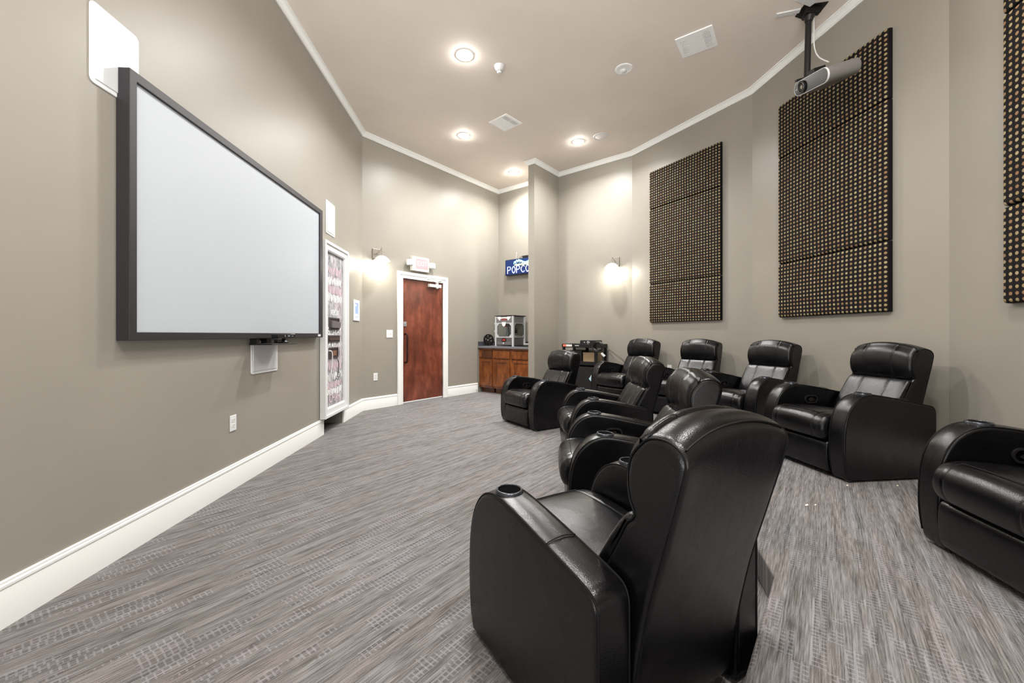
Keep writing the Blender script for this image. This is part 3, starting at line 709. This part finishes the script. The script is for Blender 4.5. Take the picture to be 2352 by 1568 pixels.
# film reel leaning on the side splash
s = alc('film_reel', 'black metal film reel standing on the counter beside the popcorn machine', 'film reel', .165, .50, CT+.002)
s.rotation_euler = (0, 0, BZ+math.radians(6))
bm = bmesh.new(); R = .118
for dy_ in (-.018, .012):
    out = [(R*math.cos(2*PI*k/60), R+R*math.sin(2*PI*k/60)) for k in range(60)]
    # spokes plate: ring + hub + 6 spokes
    inn = [(.098*math.cos(2*PI*k/60), R+.098*math.sin(2*PI*k/60)) for k in range(60)]
    frame_prism(bm, out, inn, FY, dy_, dy_+.006)
    o2 = [(.040*math.cos(2*PI*k/60), R+.040*math.sin(2*PI*k/60)) for k in range(60)]; i2 = [(.010*math.cos(2*PI*k/60), R+.010*math.sin(2*PI*k/60)) for k in range(60)]
    frame_prism(bm, o2, i2, FY, dy_, dy_+.006)
    for k in range(6):
        a0 = 2*PI*k/6+.2; w0, w1 = .42, .24
        prism(bm, [(.038*math.cos(a0-w0), R+.038*math.sin(a0-w0)), (.100*math.cos(a0-w1), R+.100*math.sin(a0-w1)), (.100*math.cos(a0+w1), R+.100*math.sin(a0+w1)), (.038*math.cos(a0+w0), R+.038*math.sin(a0+w0))], FY, dy_, dy_+.0055)
mesh_obj('flange', bm, mat('reel_black', (30, 27, 27), .35, .4), s, 30)
bm = cyl(bmesh.new(), (0, -.024, R), (0, .020, R), .016, n=20); cyl(bm, (0, -.013, R), (0, .013, R), .05, n=24)
mesh_obj('hub', bm, M['grey'], s)
# popcorn machine
s = alc('popcorn_machine', 'silver countertop popcorn machine with glass sides and red winged emblem', 'popcorn machine', .335, 0, CT)
s_x, y0, y1, TH = .47, -.50, -.10, .60
def P_(bm, *a): return box(bm, *a)
bm = bmesh.new()
for x in (0, s_x-.035):
    for y in (y0, y1-.035): box(bm, x, x+.035, y, y+.035, 0, TH)
mesh_obj('corner_post', bm, mat('popper_post', (200, 202, 204), .3, .15), s, 0, .004)
bm = Box(.03, s_x-.03, y0+.006, y1-.006, .02, .165)
b0 = mesh_obj('base_cabinet_box', bm, mat('popper_grey', (108, 104, 104), .35, .4), s, 0, .003)
bm = Box(.03, s_x-.03, y0+.006, y1-.006, TH-.13, TH-.012)
mesh_obj('top_sign_box', bm, mat('popper_sign', (132, 130, 132), .35, .3), s, 0, .003)
bm = Box(-.004, s_x+.004, y0-.004, y1+.004, TH-.008, TH+.006)
mesh_obj('lid', bm, M['blackmetal'], s, 0, .003)
mesh_obj('drawer', Box(.06, s_x-.06, y0-.003, y0+.01, .03, .085), mat('popper_drawer', (128, 124, 124), .3, .5), s, 0, .003)
mesh_obj('knob', lathe(bmesh.new(), [(0, .02), (.014, .018), (.014, .004), (.008, 0)], 16, M=Matrix.Translation((s_x/2, y0-.003, .057)) @ Matrix.Rotation(PI/2, 4, 'X')), M['white'], s)
def emb(name, m_, fn, parent, dep=-.003):
    bm = bmesh.new(); fn(bm); return mesh_obj(name, bm, m_, parent, 30)
red = mat('emblem_red', (176, 52, 44), .4); wht = mat('emblem_white', (238, 238, 238), .4)
bm = bmesh.new(); el = [(s_x/2+.062*math.cos(2*PI*k/32), .118+.042*math.sin(2*PI*k/32)) for k in range(32)]; prism(bm, el, FY, y0-.001, y0+.008)
o = mesh_obj('oval_badge', bm, M['black'], s, 30)
bm = bmesh.new(); prism(bm, [(s_x/2-.042, .105), (s_x/2-.035, .132), (s_x/2-.018, .145), (s_x/2, .136), (s_x/2+.018, .145), (s_x/2+.035, .132), (s_x/2+.042, .105), (s_x/2+.02, .11), (s_x/2, .104), (s_x/2-.02, .11)], FY, y0-.003, y0)
mesh_obj('badge_emblem', bm, red, o, 0)
for sg in (-1, 1):
    bm = bmesh.new(); cx_ = s_x/2; z_ = TH-.05
    prism(bm, [(cx_+sg*a_, z_+b_) for a_, b_ in ((.05, .012), (.10, .034), (.185, .030), (.175, .012), (.14, .008), (.165, -.004), (.15, -.018), (.12, -.014), (.135, -.034), (.11, -.044), (.085, -.01), (.05, -.006))], FY, y0-.002, y0+.007)
    tag(mesh_obj('wing_emblem', bm, wht, s, 0), 'white wing of the emblem')
bm = bmesh.new(); prism(bm, rrect(s_x/2-.055, s_x/2+.055, TH-.052, TH-.028, .008, 3), FY, y0-.003, y0+.007)
mesh_obj('emblem_cap', bm, wht, s, 30)
for x in (-.045, 0, .045):
    bm = bmesh.new(); prism(bm, [(s_x/2+x-.018, TH-.058), (s_x/2+x+.018, TH-.058), (s_x/2+x+.012, TH-.075), (s_x/2+x+.004, TH-.098), (s_x/2+x-.004, TH-.098), (s_x/2+x+.002, TH-.074), (s_x/2+x-.016, TH-.07)], FY, y0-.003, y0+.007)
    tag(mesh_obj('emblem_mark', bm, red, s, 0), 'red mark of the emblem')
bm = bmesh.new(); prism(bm, [(s_x/2-.05, TH-.125), (s_x/2+.055, TH-.125), (s_x/2+.04, TH-.19), (s_x/2+.0, TH-.215), (s_x/2-.04, TH-.185)], FY, y0-.006, y0+.002)
tag(mesh_obj('emblem_tail', bm, wht, s, 0), 'white tip of the emblem over the door glass')
# glass doors with octagonal frames
def oct_(a0, a1, b0_, b1_, c_): return [(a0+c_, b0_), (a1-c_, b0_), (a1, b0_+c_), (a1, b1_-c_), (a1-c_, b1_), (a0+c_, b1_), (a0, b1_-c_), (a0, b0_+c_)]
bm = bmesh.new(); a0, a1, z0, z1 = .037, s_x-.037, .17, TH-.135
frame_prism(bm, [(a0+.001, z0), (a1-.001, z0), (a1, z0+.001), (a1, z1-.001), (a1-.001, z1), (a0+.001, z1), (a0, z1-.001), (a0, z0+.001)], oct_(a0+.018, a1-.018, z0+.018, z1-.018, .055), FY, y0+.002, y0+.014)
f0 = mesh_obj('front_door', bm, mat('popper_frame', (200, 202, 204), .3, .15), s, 0, .002)
mesh_obj('glass', Box(a0+.01, a1-.01, y0+.006, y0+.009, z0+.01, z1-.01), M['glass'], f0, 0)
bm = bmesh.new()
for z in (.30, .45): cyl(bm, (-.012, y0+.01, z-.02), (-.012, y0+.01, z+.02), .012)
mesh_obj('door_hinge', bm, M['steel'], s)
for nm, xx in (('side_window', s_x-.014), ('side_window', .002)):
    bm = bmesh.new(); a0, a1 = y0+.037, y1-.037
    frame_prism(bm, [(a0+.001, z0), (a1-.001, z0), (a1, z0+.001), (a1, z1-.001), (a1-.001, z1), (a0+.001, z1), (a0, z1-.001), (a0, z0+.001)], oct_(a0+.016, a1-.016, z0+.018, z1-.018, .05), FX, xx, xx+.010)
    f0 = mesh_obj('side_window', bm, M['steel'], s, 0, .002)
    mesh_obj('glass', Box(xx+.004, xx+.007, a0+.01, a1-.01, z0+.01, z1-.01), M['glass'], f0, 0)
bm = Box(.04, s_x-.04, y1-.02, y1-.012, .17, TH-.13)
mesh_obj('rear_panel', bm, mat('popper_back', (150, 147, 134), .4), s, 0)
k_ = mesh_obj('kettle', lathe(bmesh.new(), [(0, 0), (.055, 0), (.06, .02), (.06, .085), (.05, .095), (.0, .10)], 28, M=Matrix.Translation((.33, -.28, .26))), M['blackmetal'], s)
bm = bmesh.new(); tube(bm, [(.33, -.28, .36), (.33, -.28, .40), (.22, -.30, .40)], .008, 8); tube(bm, [(.33, -.34, .33), (.52, -.36, .335)], .007, 8)
cyl(bm, (.27, -.33, .28), (.27, -.36, .40), .012)
mesh_obj('kettle_arm', bm, M['chrome'], s)
bm = bmesh.new(); tube(bm, [(.13, -.36, .40), (.21, -.36, .402)], .009, 8)
tag(mesh_obj('kettle_handle', bm, red, s), 'red handle')
bm = bmesh.new(); rr = random.Random(3)
for k in range(60):
    bmesh.ops.create_icosphere(bm, subdivisions=1, radius=rr.uniform(.010, .016), matrix=Matrix.Translation((rr.uniform(.22, .40), rr.uniform(-.42, -.16), .175+rr.uniform(0, .03))))
o = mesh_obj('popped_corn', bm, mat('popcorn', (226, 218, 190), .8), s); o['kind'] = 'stuff'
# tray at the right of the counter
s = alc('serving_tray', 'black serving tray cluttered with small bits right of the popcorn machine', 'tray', .90, .45, CT)
bm = bmesh.new(); prism(bm, rrect(0, .32, -.12, .22, .03), FZ, 0, .006); frame_prism(bm, rrect(0, .32, -.12, .22, .03), rrect(.01, .31, -.11, .21, .028), FZ, .004, .022)
mesh_obj('tray_body', bm, M['black'], s, 30)
s = alc('popcorn_scoop', 'metal popcorn scoop lying on the black tray', 'scoop', 1.0, .38, CT+.008)
bm = bmesh.new(); cyl(bm, (0, 0, .028), (.13, 0, .028), .026, n=20); cyl(bm, (.13, 0, .028), (.20, .01, .034), .009)
mesh_obj('scoop_body', bm, M['steel'], s)
# neon popcorn sign
s = alc('neon_popcorn_sign', 'lit blue neon POPCORN box sign on the alcove wall above the machine', 'neon sign', .275, 0, 2.385)
SW_, SH_ = .95, .325
bm = bmesh.new(); prism(bm, rrect(0, SW_, 0, SH_, .01, 3), FY, -.10, -.015)
mesh_obj('case', bm, mat('neon_case', (14, 22, 40), .3), s, 30, .003)
def neonback():
    m = mat('neon_back', (10, 26, 60), .15); t = NT(m)
    v = t.coord(); sp = t.n('ShaderNodeSeparateXYZ'); t.l(v, sp.inputs[0])
    return m
mesh_obj('back_panel', Box(.012, SW_-.012, -.1025, -.099, .012, SH_-.012), mat('neon_back', (12, 40, 96), .2), s, 0)
nw = mat('neon_white_blue', (240, 245, 255), .3, emit=(206, 214, 255), es=3)
nc = mat('neon_cyan', (200, 255, 245), .3, emit=(150, 240, 235), es=2.6)
ny = mat('neon_yellow', (240, 240, 170), .3, emit=(222, 232, 130), es=2.2)
HEIGHT = .115
def stroke(bm, pts, ox, oz, sx, sz, closed=False, r=.0052):
    P = [(ox+sx*u, -.118, oz+sz*v) for u, v in pts]; tube(bm, catmull(P, 5, closed), r, 7, closed)
def seg_(bm, pts, ox, oz, sx, sz, r=.0052): tube(bm, [(ox+sx*u, -.118, oz+sz*v) for u, v in pts], r, 7)
LT = {'P': [('s', [(0, 0), (0, 1)]), ('c', [(0, 1), (.55, 1), (.85, .78), (.55, .5), (0, .5)])],
      'O': [('o', [(.45, 0), (.9, .5), (.45, 1), (0, .5)])],
      'C': [('c', [(.88, .8), (.5, 1), (.02, .6), (.05, .3), (.5, 0), (.88, .18)])],
      'R': [('s', [(0, 0), (0, 1)]), ('c', [(0, 1), (.55, 1), (.85, .78), (.55, .5), (0, .5)]), ('s', [(.4, .5), (.88, 0)])],
      'N': [('s', [(0, 0), (0, 1), (.85, 0), (.85, 1)])]}
x = .075
for ch in 'POPCORN':
    bm = bmesh.new()
    for k_, pts in LT[ch]:
        if k_ == 's': seg_(bm, pts, x, .035, .095, HEIGHT*1.2)
        elif k_ == 'c': stroke(bm, pts, x, .035, .095, HEIGHT*1.2)
        else: stroke(bm, pts, x, .035, .095, HEIGHT*1.2, True)
    tag(mesh_obj('neon_letter', bm, nw, s), 'glowing neon letter '+ch); x += .118
bm = bmesh.new(); seg_(bm, [(.26, .185), (.27, .205), (.66, .205), (.66, .185), (.27, .19)], 0, 0, 1, 1); tag(mesh_obj('neon_bucket', bm, ny, s), 'yellow neon bucket rim')
bm = bmesh.new(); rr = random.Random(5)
for k in range(8):
    cx_ = .27+k*.052; cz = .245+.03*math.sin(k*.9)
    stroke(bm, [(-.028, -.028), (-.022, .012), (.0, .026), (.004, -.006), (.024, .012), (.03, -.024)], cx_, cz, 1.0, 1.0, False, .0055)
tag(mesh_obj('neon_kernels', bm, nc, s), 'cyan neon popcorn shapes')
bm = bmesh.new(); stroke(bm, [(.02, .05), (0, .035), (.02, .02), (.03, 0), (0, -.01)], .80, .225, 1, 1, False, .0055)
mesh_obj('neon_accent', bm, nc, s)
bm = bmesh.new(); tube(bm, catmull([(.33, -.06, SH_), (.38, -.06, SH_+.035), (.45, -.06, SH_+.045)], 5), .004, 6); box(bm, .43, .62, -.085, -.035, SH_+.012, SH_+.045); tube(bm, catmull([(.60, -.06, SH_+.03), (.68, -.06, SH_+.035), (.72, -.06, SH_)], 5), .005, 6)
mesh_obj('transformer', bm, M['black'], s, 30)
bm = bmesh.new(); tube(bm, [(.22, -.02, SH_-.01), (.235, -.012, SH_+.16)], .004, 6); mesh_obj('hanging_wire', bm, M['white'], s)
# ------------------------------------------------------------------ AV cart behind the first recliner
cp = on(B, D, S1+.36, .44)
s = thing('av_cart', 'tall black media cart against the wall behind the farthest recliners', 'cart', (cp.x, cp.y, RZ), BZ)
CWd, CDp, CHt = .66, .40, .845
# y: 0 front edge toward the room = -0 ; local -y is into the room
for x in (0, CWd-.035):
    for y in (-.0, CDp-.035):
        mesh_obj('leg', Box(x, x+.04, y, y+.04, 0, CHt-.01), M['blackmetal'], s, 0, .002)
for z in (CHt-.05, .50):
    bm = Box(-.005, CWd+.01, -.005, CDp+.01, z+.02, z+.03); frame_prism(bm, [(-.006, -.006), (CWd+.011, -.006), (CWd+.011, CDp+.011), (-.006, CDp+.011)], [(.0, .0), (CWd+.005, .0), (CWd+.005, CDp+.005), (.0, CDp+.005)], FZ, z-.012, z+.05)
    mesh_obj('shelf', bm, M['blackmetal'], s, 0, .002)
bm = Box(.04, CWd-.04, .01, CDp-.01, .03, .46); c_ = mesh_obj('cupboard', bm, M['black'], s, 0, .003)
mesh_obj('cupboard_door', Box(.045, CWd-.045, -.004, .012, .035, .44), M['black'], s, 0, .003)
mesh_obj('center_post', Box(.26, .31, CDp-.03, CDp+.0, .5, CHt), M['blackmetal'], s, 0)
bm = Box(.02, .085, -.010, -.006, CHt-.045, CHt-.008)
tag(mesh_obj('sticker', bm, mat('orange_sticker', (226, 110, 84), .5), s, 0), 'orange end of the shelf sticker')
bm = Box(.085, .20, -.010, -.006, CHt-.045, CHt-.008)
tag(mesh_obj('sticker', bm, M['offwhite'], s, 0), 'white printed end of the shelf sticker')
tag(mesh_obj('sticker', Box(.26, .34, -.010, -.006, CHt-.032, CHt-.022), M['offwhite'], s, 0), 'small white strip on the shelf edge')
bm = bmesh.new(); prism(bm, [(.58, .33), (.64, .27), (.60, .19), (.53, .26)], FY, -.012, -.006)
tag(mesh_obj('paper_tag', bm, mat('pale_blue_paper', (186, 214, 222), .6), s, 0), 'pale blue square paper taped cornerwise')
def on_cart(name, label, cat, x, y, z, rz=0):
    q = Matrix.Rotation(BZ, 2) @ Vector((x, y)); return thing(name, label, cat, (cp.x+q.x, cp.y+q.y, RZ+z), BZ+rz)
s = on_cart('table_projector', 'small black projector on the top shelf of the media cart', 'projector', .30, .10, CHt-.0195, 0)
bm = bmesh.new(); prism(bm, rrect(0, .31, 0, .085, .01, 3), FY, 0, .22); mesh_obj('body', bm, M['black'], s, 30, .003)
mesh_obj('front_plate', Box(.05, .20, -.003, .003, .012, .072), mat('dark_grey_face', (40, 40, 42), .3), s, 0)
mesh_obj('lens', lathe(bmesh.new(), [(.032, 0), (.032, .012), (.025, .014), (.02, .006), (0, .01)], 24, M=Matrix.Translation((.165, -.002, .042)) @ Matrix.Rotation(PI/2, 4, 'X')), M['chrome'], s)
mesh_obj('indicator', cyl(bmesh.new(), (.09, -.002, .05), (.09, -.006, .05), .008), M['white'], s)
s = on_cart('paper_stack', 'thin white papers lying at the left of the cart top', 'papers', .07, .08, CHt-.0195, .1)
mesh_obj('sheets', Box(0, .20, 0, .22, 0, .012), M['white'], s, 0)
s = on_cart('media_box', 'black box with small lights on the middle cart shelf', 'media player', .10, .08, .5305)
mesh_obj('body', Box(0, .24, 0, .2, 0, .20), M['black'], s, 0, .004)
mesh_obj('indicator', Box(.04, .055, -.003, .001, .165, .18), M['white'], s, 0); mesh_obj('indicator', Box(.08, .09, -.003, .001, .16, .185), M['white'], s, 0)
s = on_cart('cardboard_box', 'brown cardboard box on the middle shelf of the media cart', 'box', .36, .10, .5305, -.04)
mesh_obj('carton', Box(0, .25, 0, .22, 0, .17), mat('cardboard', (150, 128, 98), .85), s, 0)
mesh_obj('flap', Box(-.003, .253, -.004, .001, .15, .168), mat('cardboard_light', (170, 150, 118), .85), s, 0)
s = on_cart('cable_coil', 'coil of black cable hanging on the right corner of the media cart', 'cable', CWd+.03, .02, CHt+.04)
bm = bmesh.new(); rr = random.Random(11); P = []
for k in range(120):
    t_ = k/120*2*PI*6; R_ = .085+.012*math.sin(k*.37); P.append((R_*math.cos(t_)*1.05+.02, -.035+.02*math.sin(t_*.5+k*.05)-.02, -.075+R_*.85*math.sin(t_)))
tube(bm, P, .0065, 6); mesh_obj('coil', bm, M['black'], s)
bm = bmesh.new(); tube(bm, catmull([(.0, -.04, -.14), (.02, -.05, -.22), (.07, -.05, -.32), (.13, -.03, -.40), (.18, .0, -.46)], 6), .004, 6); mesh_obj('loose_end', bm, M['black'], s)
bm = bmesh.new(); prism(bm, [(.07, -.19), (.10, -.17), (.16, -.22), (.13, -.245)], FY, -.062, -.052)
tag(mesh_obj('plug_tag', bm, M['white'], s, 0), 'white tag on the cable')
s = on_wall('wall_cable', 'thin cable looping from the wall down behind the media cart', 'cable', B, D, S1+1.02, .55)
bm = bmesh.new(); tube(bm, catmull([(0, -.01, .28), (.05, -.02, .34), (.16, -.03, .27), (.27, -.03, .20), (.33, -.02, .12), (.33, -.01, .0)], 6), .004, 6); mesh_obj('cord', bm, mat('cord_olive', (92, 86, 70), .5), s)
# ------------------------------------------------------------------ recliners
def inset_loop(P, d):
    n = len(P); out = []
    area = sum(P[i][0]*P[(i+1) % n][1]-P[(i+1) % n][0]*P[i][1] for i in range(n)); sg = 1 if area > 0 else -1
    for i in range(n):
        a, b = P[(i-2) % n], P[(i+2) % n]; tx, ty = b[0]-a[0], b[1]-a[1]; L = math.hypot(tx, ty) or 1
        out.append((P[i][0]-sg*ty/L*d, P[i][1]+sg*tx/L*d))
    return out
def loft(outline, x0, x1, r, n=4, nx=10, deform=None, fold=0, seams=(), capbulge=0.0):
    """pillowy solid: closed YZ outline swept in x with rounded ends"""
    O = [(v.x, v.y) for v in catmull([Vector(p) for p in outline], n, True)]
    st = []
    for k in range(6):
        a = PI/2*k/5; st.append((x0+r*(1-math.sin(a)), r*(1-math.cos(a+0)) if 0 else r*(1-math.sin(PI/2-a)) if 0 else None))
    st = []
    for k in range(7):
        a = PI/2*k/6; st.append((x0+r*(1-math.cos(a)), r*(1-math.sin(a))))
    xs = [x0+r+(x1-x0-2*r)*i/nx for i in range(1, nx)]
    for q in seams: xs += [q-.010, q-.004, q, q+.004, q+.010]
    for xx in sorted(xs): st.append((xx, 0))
    for k in range(6, -1, -1):
        a = PI/2*k/6; st.append((x1-r*(1-math.cos(a)), r*(1-math.sin(a))))
    bm = bmesh.new(); rings = []
    for xx, ins in st:
        if fold and ins > 0:
            Q = inset_loop(O, ins); F = [(Q[i][0]+(O[i][0]-Q[i][0])*.0+fold*math.sin(i*2.1)*min(1, ins/r), Q[i][1]+fold*math.cos(i*2.1)*min(1, ins/r)) for i in range(len(Q))]; Q = F
        else: Q = inset_loop(O, ins) if ins > 1e-6 else O
        sd = 0
        for q in seams:
            d = abs(xx-q); sd = max(sd, .0032*math.exp(-(d/.005)**2))
        if sd > 1e-5: Q = inset_loop(Q, sd)
        rings.append([bm.verts.new((xx, y, z)) for y, z in Q])
    for a, b in zip(rings, rings[1:]):
        m_ = len(a)
        for j in range(m_): bm.faces.new((a[j], a[(j+1) % m_], b[(j+1) % m_], b[j]))
    for rg, x_ in ((rings[0], x0), (rings[-1], x1)):
        # flat cap with vertices of its own so that the rounded edge does not shade across it
        bm.faces.new([bm.verts.new(v.co) for v in rg])
    bmesh.ops.recalc_face_normals(bm, faces=bm.faces)
    if deform:
        for v in bm.verts: v.co = Vector(deform(v.co.x, v.co.y, v.co.z))
    return bm, O
Wh, AW, AD = .375, .122, .715     # half width, arm width, arm depth
ARM = [(.030, .018), (.014, .06), (.0, .17), (.0, .29), (.006, .37), (.026, .45), (.062, .515), (.11, .560), (.165, .583), (.225, .587), (.35, .571), (.55, .533), (.655, .512), (.695, .498), (.712, .470), (.715, .42), (.715, .3), (.715, .15), (.715, .06), (.712, .034), (.705, .022), (.693, .014), (.66, .012), (.52, .012), (.36, .012), (.20, .012), (.09, .012), (.055, .013)]
def recline(y): return y
BACK = [(.60, .06), (.685, .05), (.705, .10), (.725, .25), (.765, .45), (.812, .62), (.850, .76), (.868, .835), (.872, .875), (.855, .905), (.815, .922), (.765, .917), (.712, .893), (.680, .850), (.668, .79), (.674, .73), (.690, .685), (.684, .655), (.655, .60), (.612, .52), (.568, .43), (.545, .34), (.55, .20)]
LUMB = [(.60, .36), (.55, .345), (.515, .375), (.525, .43), (.565, .51), (.610, .585), (.650, .645), (.680, .675), (.705, .668), (.70, .60), (.66, .50)]
HEAD = [(.715, .655), (.686, .668), (.664, .705), (.652, .760), (.656, .820), (.672, .868), (.700, .903), (.740, .922), (.765, .915), (.765, .80), (.75, .69)]
BACK = [(y+(.020 if y < .72 and z > .66 else 0), z) for y, z in BACK]
HEAD = [(y+(.024 if y < .72 else 0), z) for y, z in HEAD]
SEAT = [(-.012, .262), (-.036, .288), (-.048, .330), (-.043, .375), (-.018, .412), (.025, .432), (.10, .438), (.25, .428), (.42, .405), (.56, .390), (.58, .33), (.56, .265), (.30, .255), (.06, .252)]
FOOT = [(.03, .035), (.004, .045), (-.010, .09), (-.014, .16), (-.010, .225), (.006, .248), (.04, .250), (.10, .24), (.10, .04)]
def crownf(k, zlo=.62, hw=.25):
    def f(x, y, z):
        w_ = max(0, min(1, (z-zlo)/(.92-zlo))); w_ = w_*w_*(3-2*w_)
        c_ = 1-(abs(x)/hw)**2.2
        return (x*(1-.0*w_), y-.012*w_*c_, z+(k*c_-k*.45)*w_+.0)
    return f
def recliner(label):
    off = -.40
    root = thing('recliner_chair', label, 'chair', group='black leather home theatre recliners')
    def mk(name, bm, m, par, sm=55):
        for v in bm.verts: v.co.y += off
        return mesh_obj(name, bm, m, par, sm)
    bm, _ = loft(BACK, -.245, .245, .022, nx=14, deform=crownf(.047)); back = mk('backrest', bm, M['leather'], root)
    O = [(v.x, v.y) for v in catmull([Vector(p) for p in BACK], 4, True)]
    for sg in (-1, 1):
        Q = inset_loop(O, .004); f = crownf(.047); P = [f(sg*.240, y, z) for y, z in Q[12:76]]
        P = [Vector(p) for p in P]
        bm = tube(bmesh.new(), P, .0028, 6); mk('piping', bm, M['piping'], back)
    P = [crownf(.047)(x*.01, .858, .900) for x in range(-23, 24, 2)]
    bm = tube(bmesh.new(), [(p[0], p[1]+.006, p[2]+.000) for p in P], .0028, 6); mk('piping', bm, M['piping'], back)
    bm, _ = loft(HEAD, -.240, .240, .030, nx=14, deform=crownf(.047), seams=(-.11, .11), fold=.002); mk('headrest', bm, M['leather'], root)
    bm, _ = loft(LUMB, -.238, .238, .024, nx=14, seams=(-.10, .10), fold=.0015); mk('lumbar_cushion', bm, M['leather'], root)
    def sd(x, y, z):
        t_ = max(0, 1-(x/.25)**2); return (x, y-.008*t_*(1 if y < .1 else 0), z+(.012*t_ if z > .35 else 0))
    bm, _ = loft(SEAT, -.248, .248, .040, nx=14, deform=sd, seams=(-.165, .165), fold=.004); seat = mk('seat', bm, M['leather'], root)
    bm = tube(bmesh.new(), [(x*.01, .02, .436+.012*max(0, 1-(x*.01/.25)**2)) for x in range(-16, 17, 2)], .0022, 5); mk('seam', bm, M['piping'], seat)
    bm, _ = loft(FOOT, -.248, .248, .016, nx=8); mk('footrest', bm, M['leather'], root)
    mk('base', Box(-.245, .245, .06, .60, .02, .262), M['dark'], root, 0)
    for sg in (-1, 1):
        x0, x1 = (-Wh, -Wh+AW) if sg < 0 else (Wh-AW, Wh)
        def ad(x, y, z):
            u = (x-(x0+x1)/2)/(AW/2); return (x, y, z+(.010*(1-u*u) if z > .45 else 0))
        bm, AO = loft(ARM, x0, x1, .012, nx=6, deform=ad); arm = mk('arm', bm, M['leather'], root)
        for xx in (x0+.006, x1-.006):
            Q = inset_loop(AO, .000); P = [ad(xx, y, z) for y, z in Q[4:72]]
            # welt standing just outside the outer edge
            bm = tube(bmesh.new(), P, .0032, 6); mk('piping', bm, M['piping'], arm)
        bm = tube(bmesh.new(), [ad(x0+.006+(AW-.012)*k/8, .50, .5435+.0035) for k in range(9)], .0022, 5); mk('piping', bm, M['piping'], arm)
        cx_ = (x0+x1)/2; cy_, cz = .205, .5955
        Mx = Matrix.Translation((cx_, cy_, cz)) @ Matrix.Rotation(math.radians(-2), 4, 'X')
        bm = lathe(bmesh.new(), [(.040, -.004), (.0405, .0070), (.0425, .0088), (.046, .0080), (.050, .003), (.052, -.012)], 40, M=Mx)
        mk('cup_holder', bm, mat_cup, arm)
        bm = lathe(bmesh.new(), [(.0402, .0050), (.0392, .0035), (0, .0033)], 28, M=Mx); mk('cup_well', bm, mat_well, arm)  # flat matte disc; the dark of a hollow is put into its black
        if sg < 0:
            xi = x1+.001; c2 = [(.335+a_, .468+b_) for a_, b_ in pill2(.060, .034)]; i2 = [(.335+a_, .468+b_) for a_, b_ in pill2(.050, .024)]
            bm = frame_prism(bmesh.new(), c2, i2, FX, xi-.004, xi+.007); mk('lever_surround', bm, mat_cup2, arm)
            bm = prism(bmesh.new(), i2, FX, xi-.004, xi+.001); mk('lever_recess', bm, mat_well, arm)
            bm = bmesh.new(); prism(bm, [(.305, .462), (.330, .482), (.352, .480), (.352, .466), (.372, .466), (.372, .458), (.345, .452), (.32, .450)], FX, xi+.001, xi+.006); mk('recline_lever', bm, mat_cup2, arm, 0)
    for x, y in ((-.33, .07), (.33, .07), (-.33, .66), (.33, .66)):
        mk('foot_glide', cyl(bmesh.new(), (x, y, 0), (x, y, .02), .018), M['grey'], root)
    return root
def pill2(a, b, n=8):
    P = []
    for k in range(n+1): t_ = -PI/2+PI*k/n; P.append((a-b+b*math.cos(t_), b*math.sin(t_)))
    for k in range(n+1): t_ = PI/2+PI*k/n; P.append((-a+b+b*math.cos(t_), b*math.sin(t_)))
    return P
mat_cup = mat('cup_ring_dark_chrome', (60, 62, 68), .18, .7); mat_well = mat('cup_well_black', (4, 4, 4), .95, spec=.03); mat_cup2 = mat('lever_plastic', (34, 32, 32), .3)
CH = [((.36, 1.463, 0), 211.9, 'nearest black leather recliner, seen from behind, large in the foreground'),
      ((.755, 2.59, 0), -95.9, 'front row recliner just beyond the big foreground one'),
      ((.91, 3.89, 0), -89.5, 'front row recliner second from the wooden cabinet end'),
      ((.39, 5.34, 0), -56.8, 'front row recliner closest to the wooden snack cabinet'),
      ((1.745, 6.09, RZ), -54, 'back row recliner closest to the media cart'),
      ((2.25, 5.20, RZ), -50, 'back row recliner under the smallest dotted wall panel'),
      ((2.50, 4.27, RZ), -68, 'back row recliner second from the big open floor, left of the full side view one'),
      ((2.61, 3.165, RZ), -83.4, 'back row recliner shown whole in side view below the projector panel'),
      ((2.32, 1.55, RZ), -101, 'recliner cut off by the right picture edge')]
c0 = recliner(CH[0][2]); c0.location = CH[0][0]; c0.rotation_euler = (0, 0, math.radians(CH[0][1]))
for loc, a_, lb in CH[1:]: dup(c0, loc, math.radians(a_), lb)
# ------------------------------------------------------------------ popcorn crumbs on the carpet
crm = mat('popcorn_crumb', (235, 225, 205), .8)
bm = bmesh.new(); bmesh.ops.create_icosphere(bm, subdivisions=2, radius=.009)
for v in bm.verts: v.co += Vector((random.uniform(-.003, .003), random.uniform(-.003, .003), random.uniform(-.003, .003)+.005))
CR = [((1.74, 2.39, RZ), 'larger popcorn crumb on the open carpet behind the nearest recliner'), ((1.795, 2.395, RZ), 'tiny crumb just right of the larger popcorn crumb'), ((2.24, 2.705, RZ), 'tiny white crumb before the front corner of the side view recliner'), ((2.57, 2.70, RZ), 'tiny white crumb along the side of the side view recliner'), ((-1.62, 5.69, 0), 'tiny white crumb on the floor in front of the wooden door')]
o0 = mesh_obj('popcorn_crumb', bm, crm)
for i, (l, lb) in enumerate(CR):
    o = o0 if i == 0 else o0.copy()
    if i: COL.objects.link(o)
    o.location = l; o.scale = (1, 1, .7) if i == 0 else (.55, .6, .5); tag(o, lb, 'crumb', 'popcorn crumbs on the carpet')
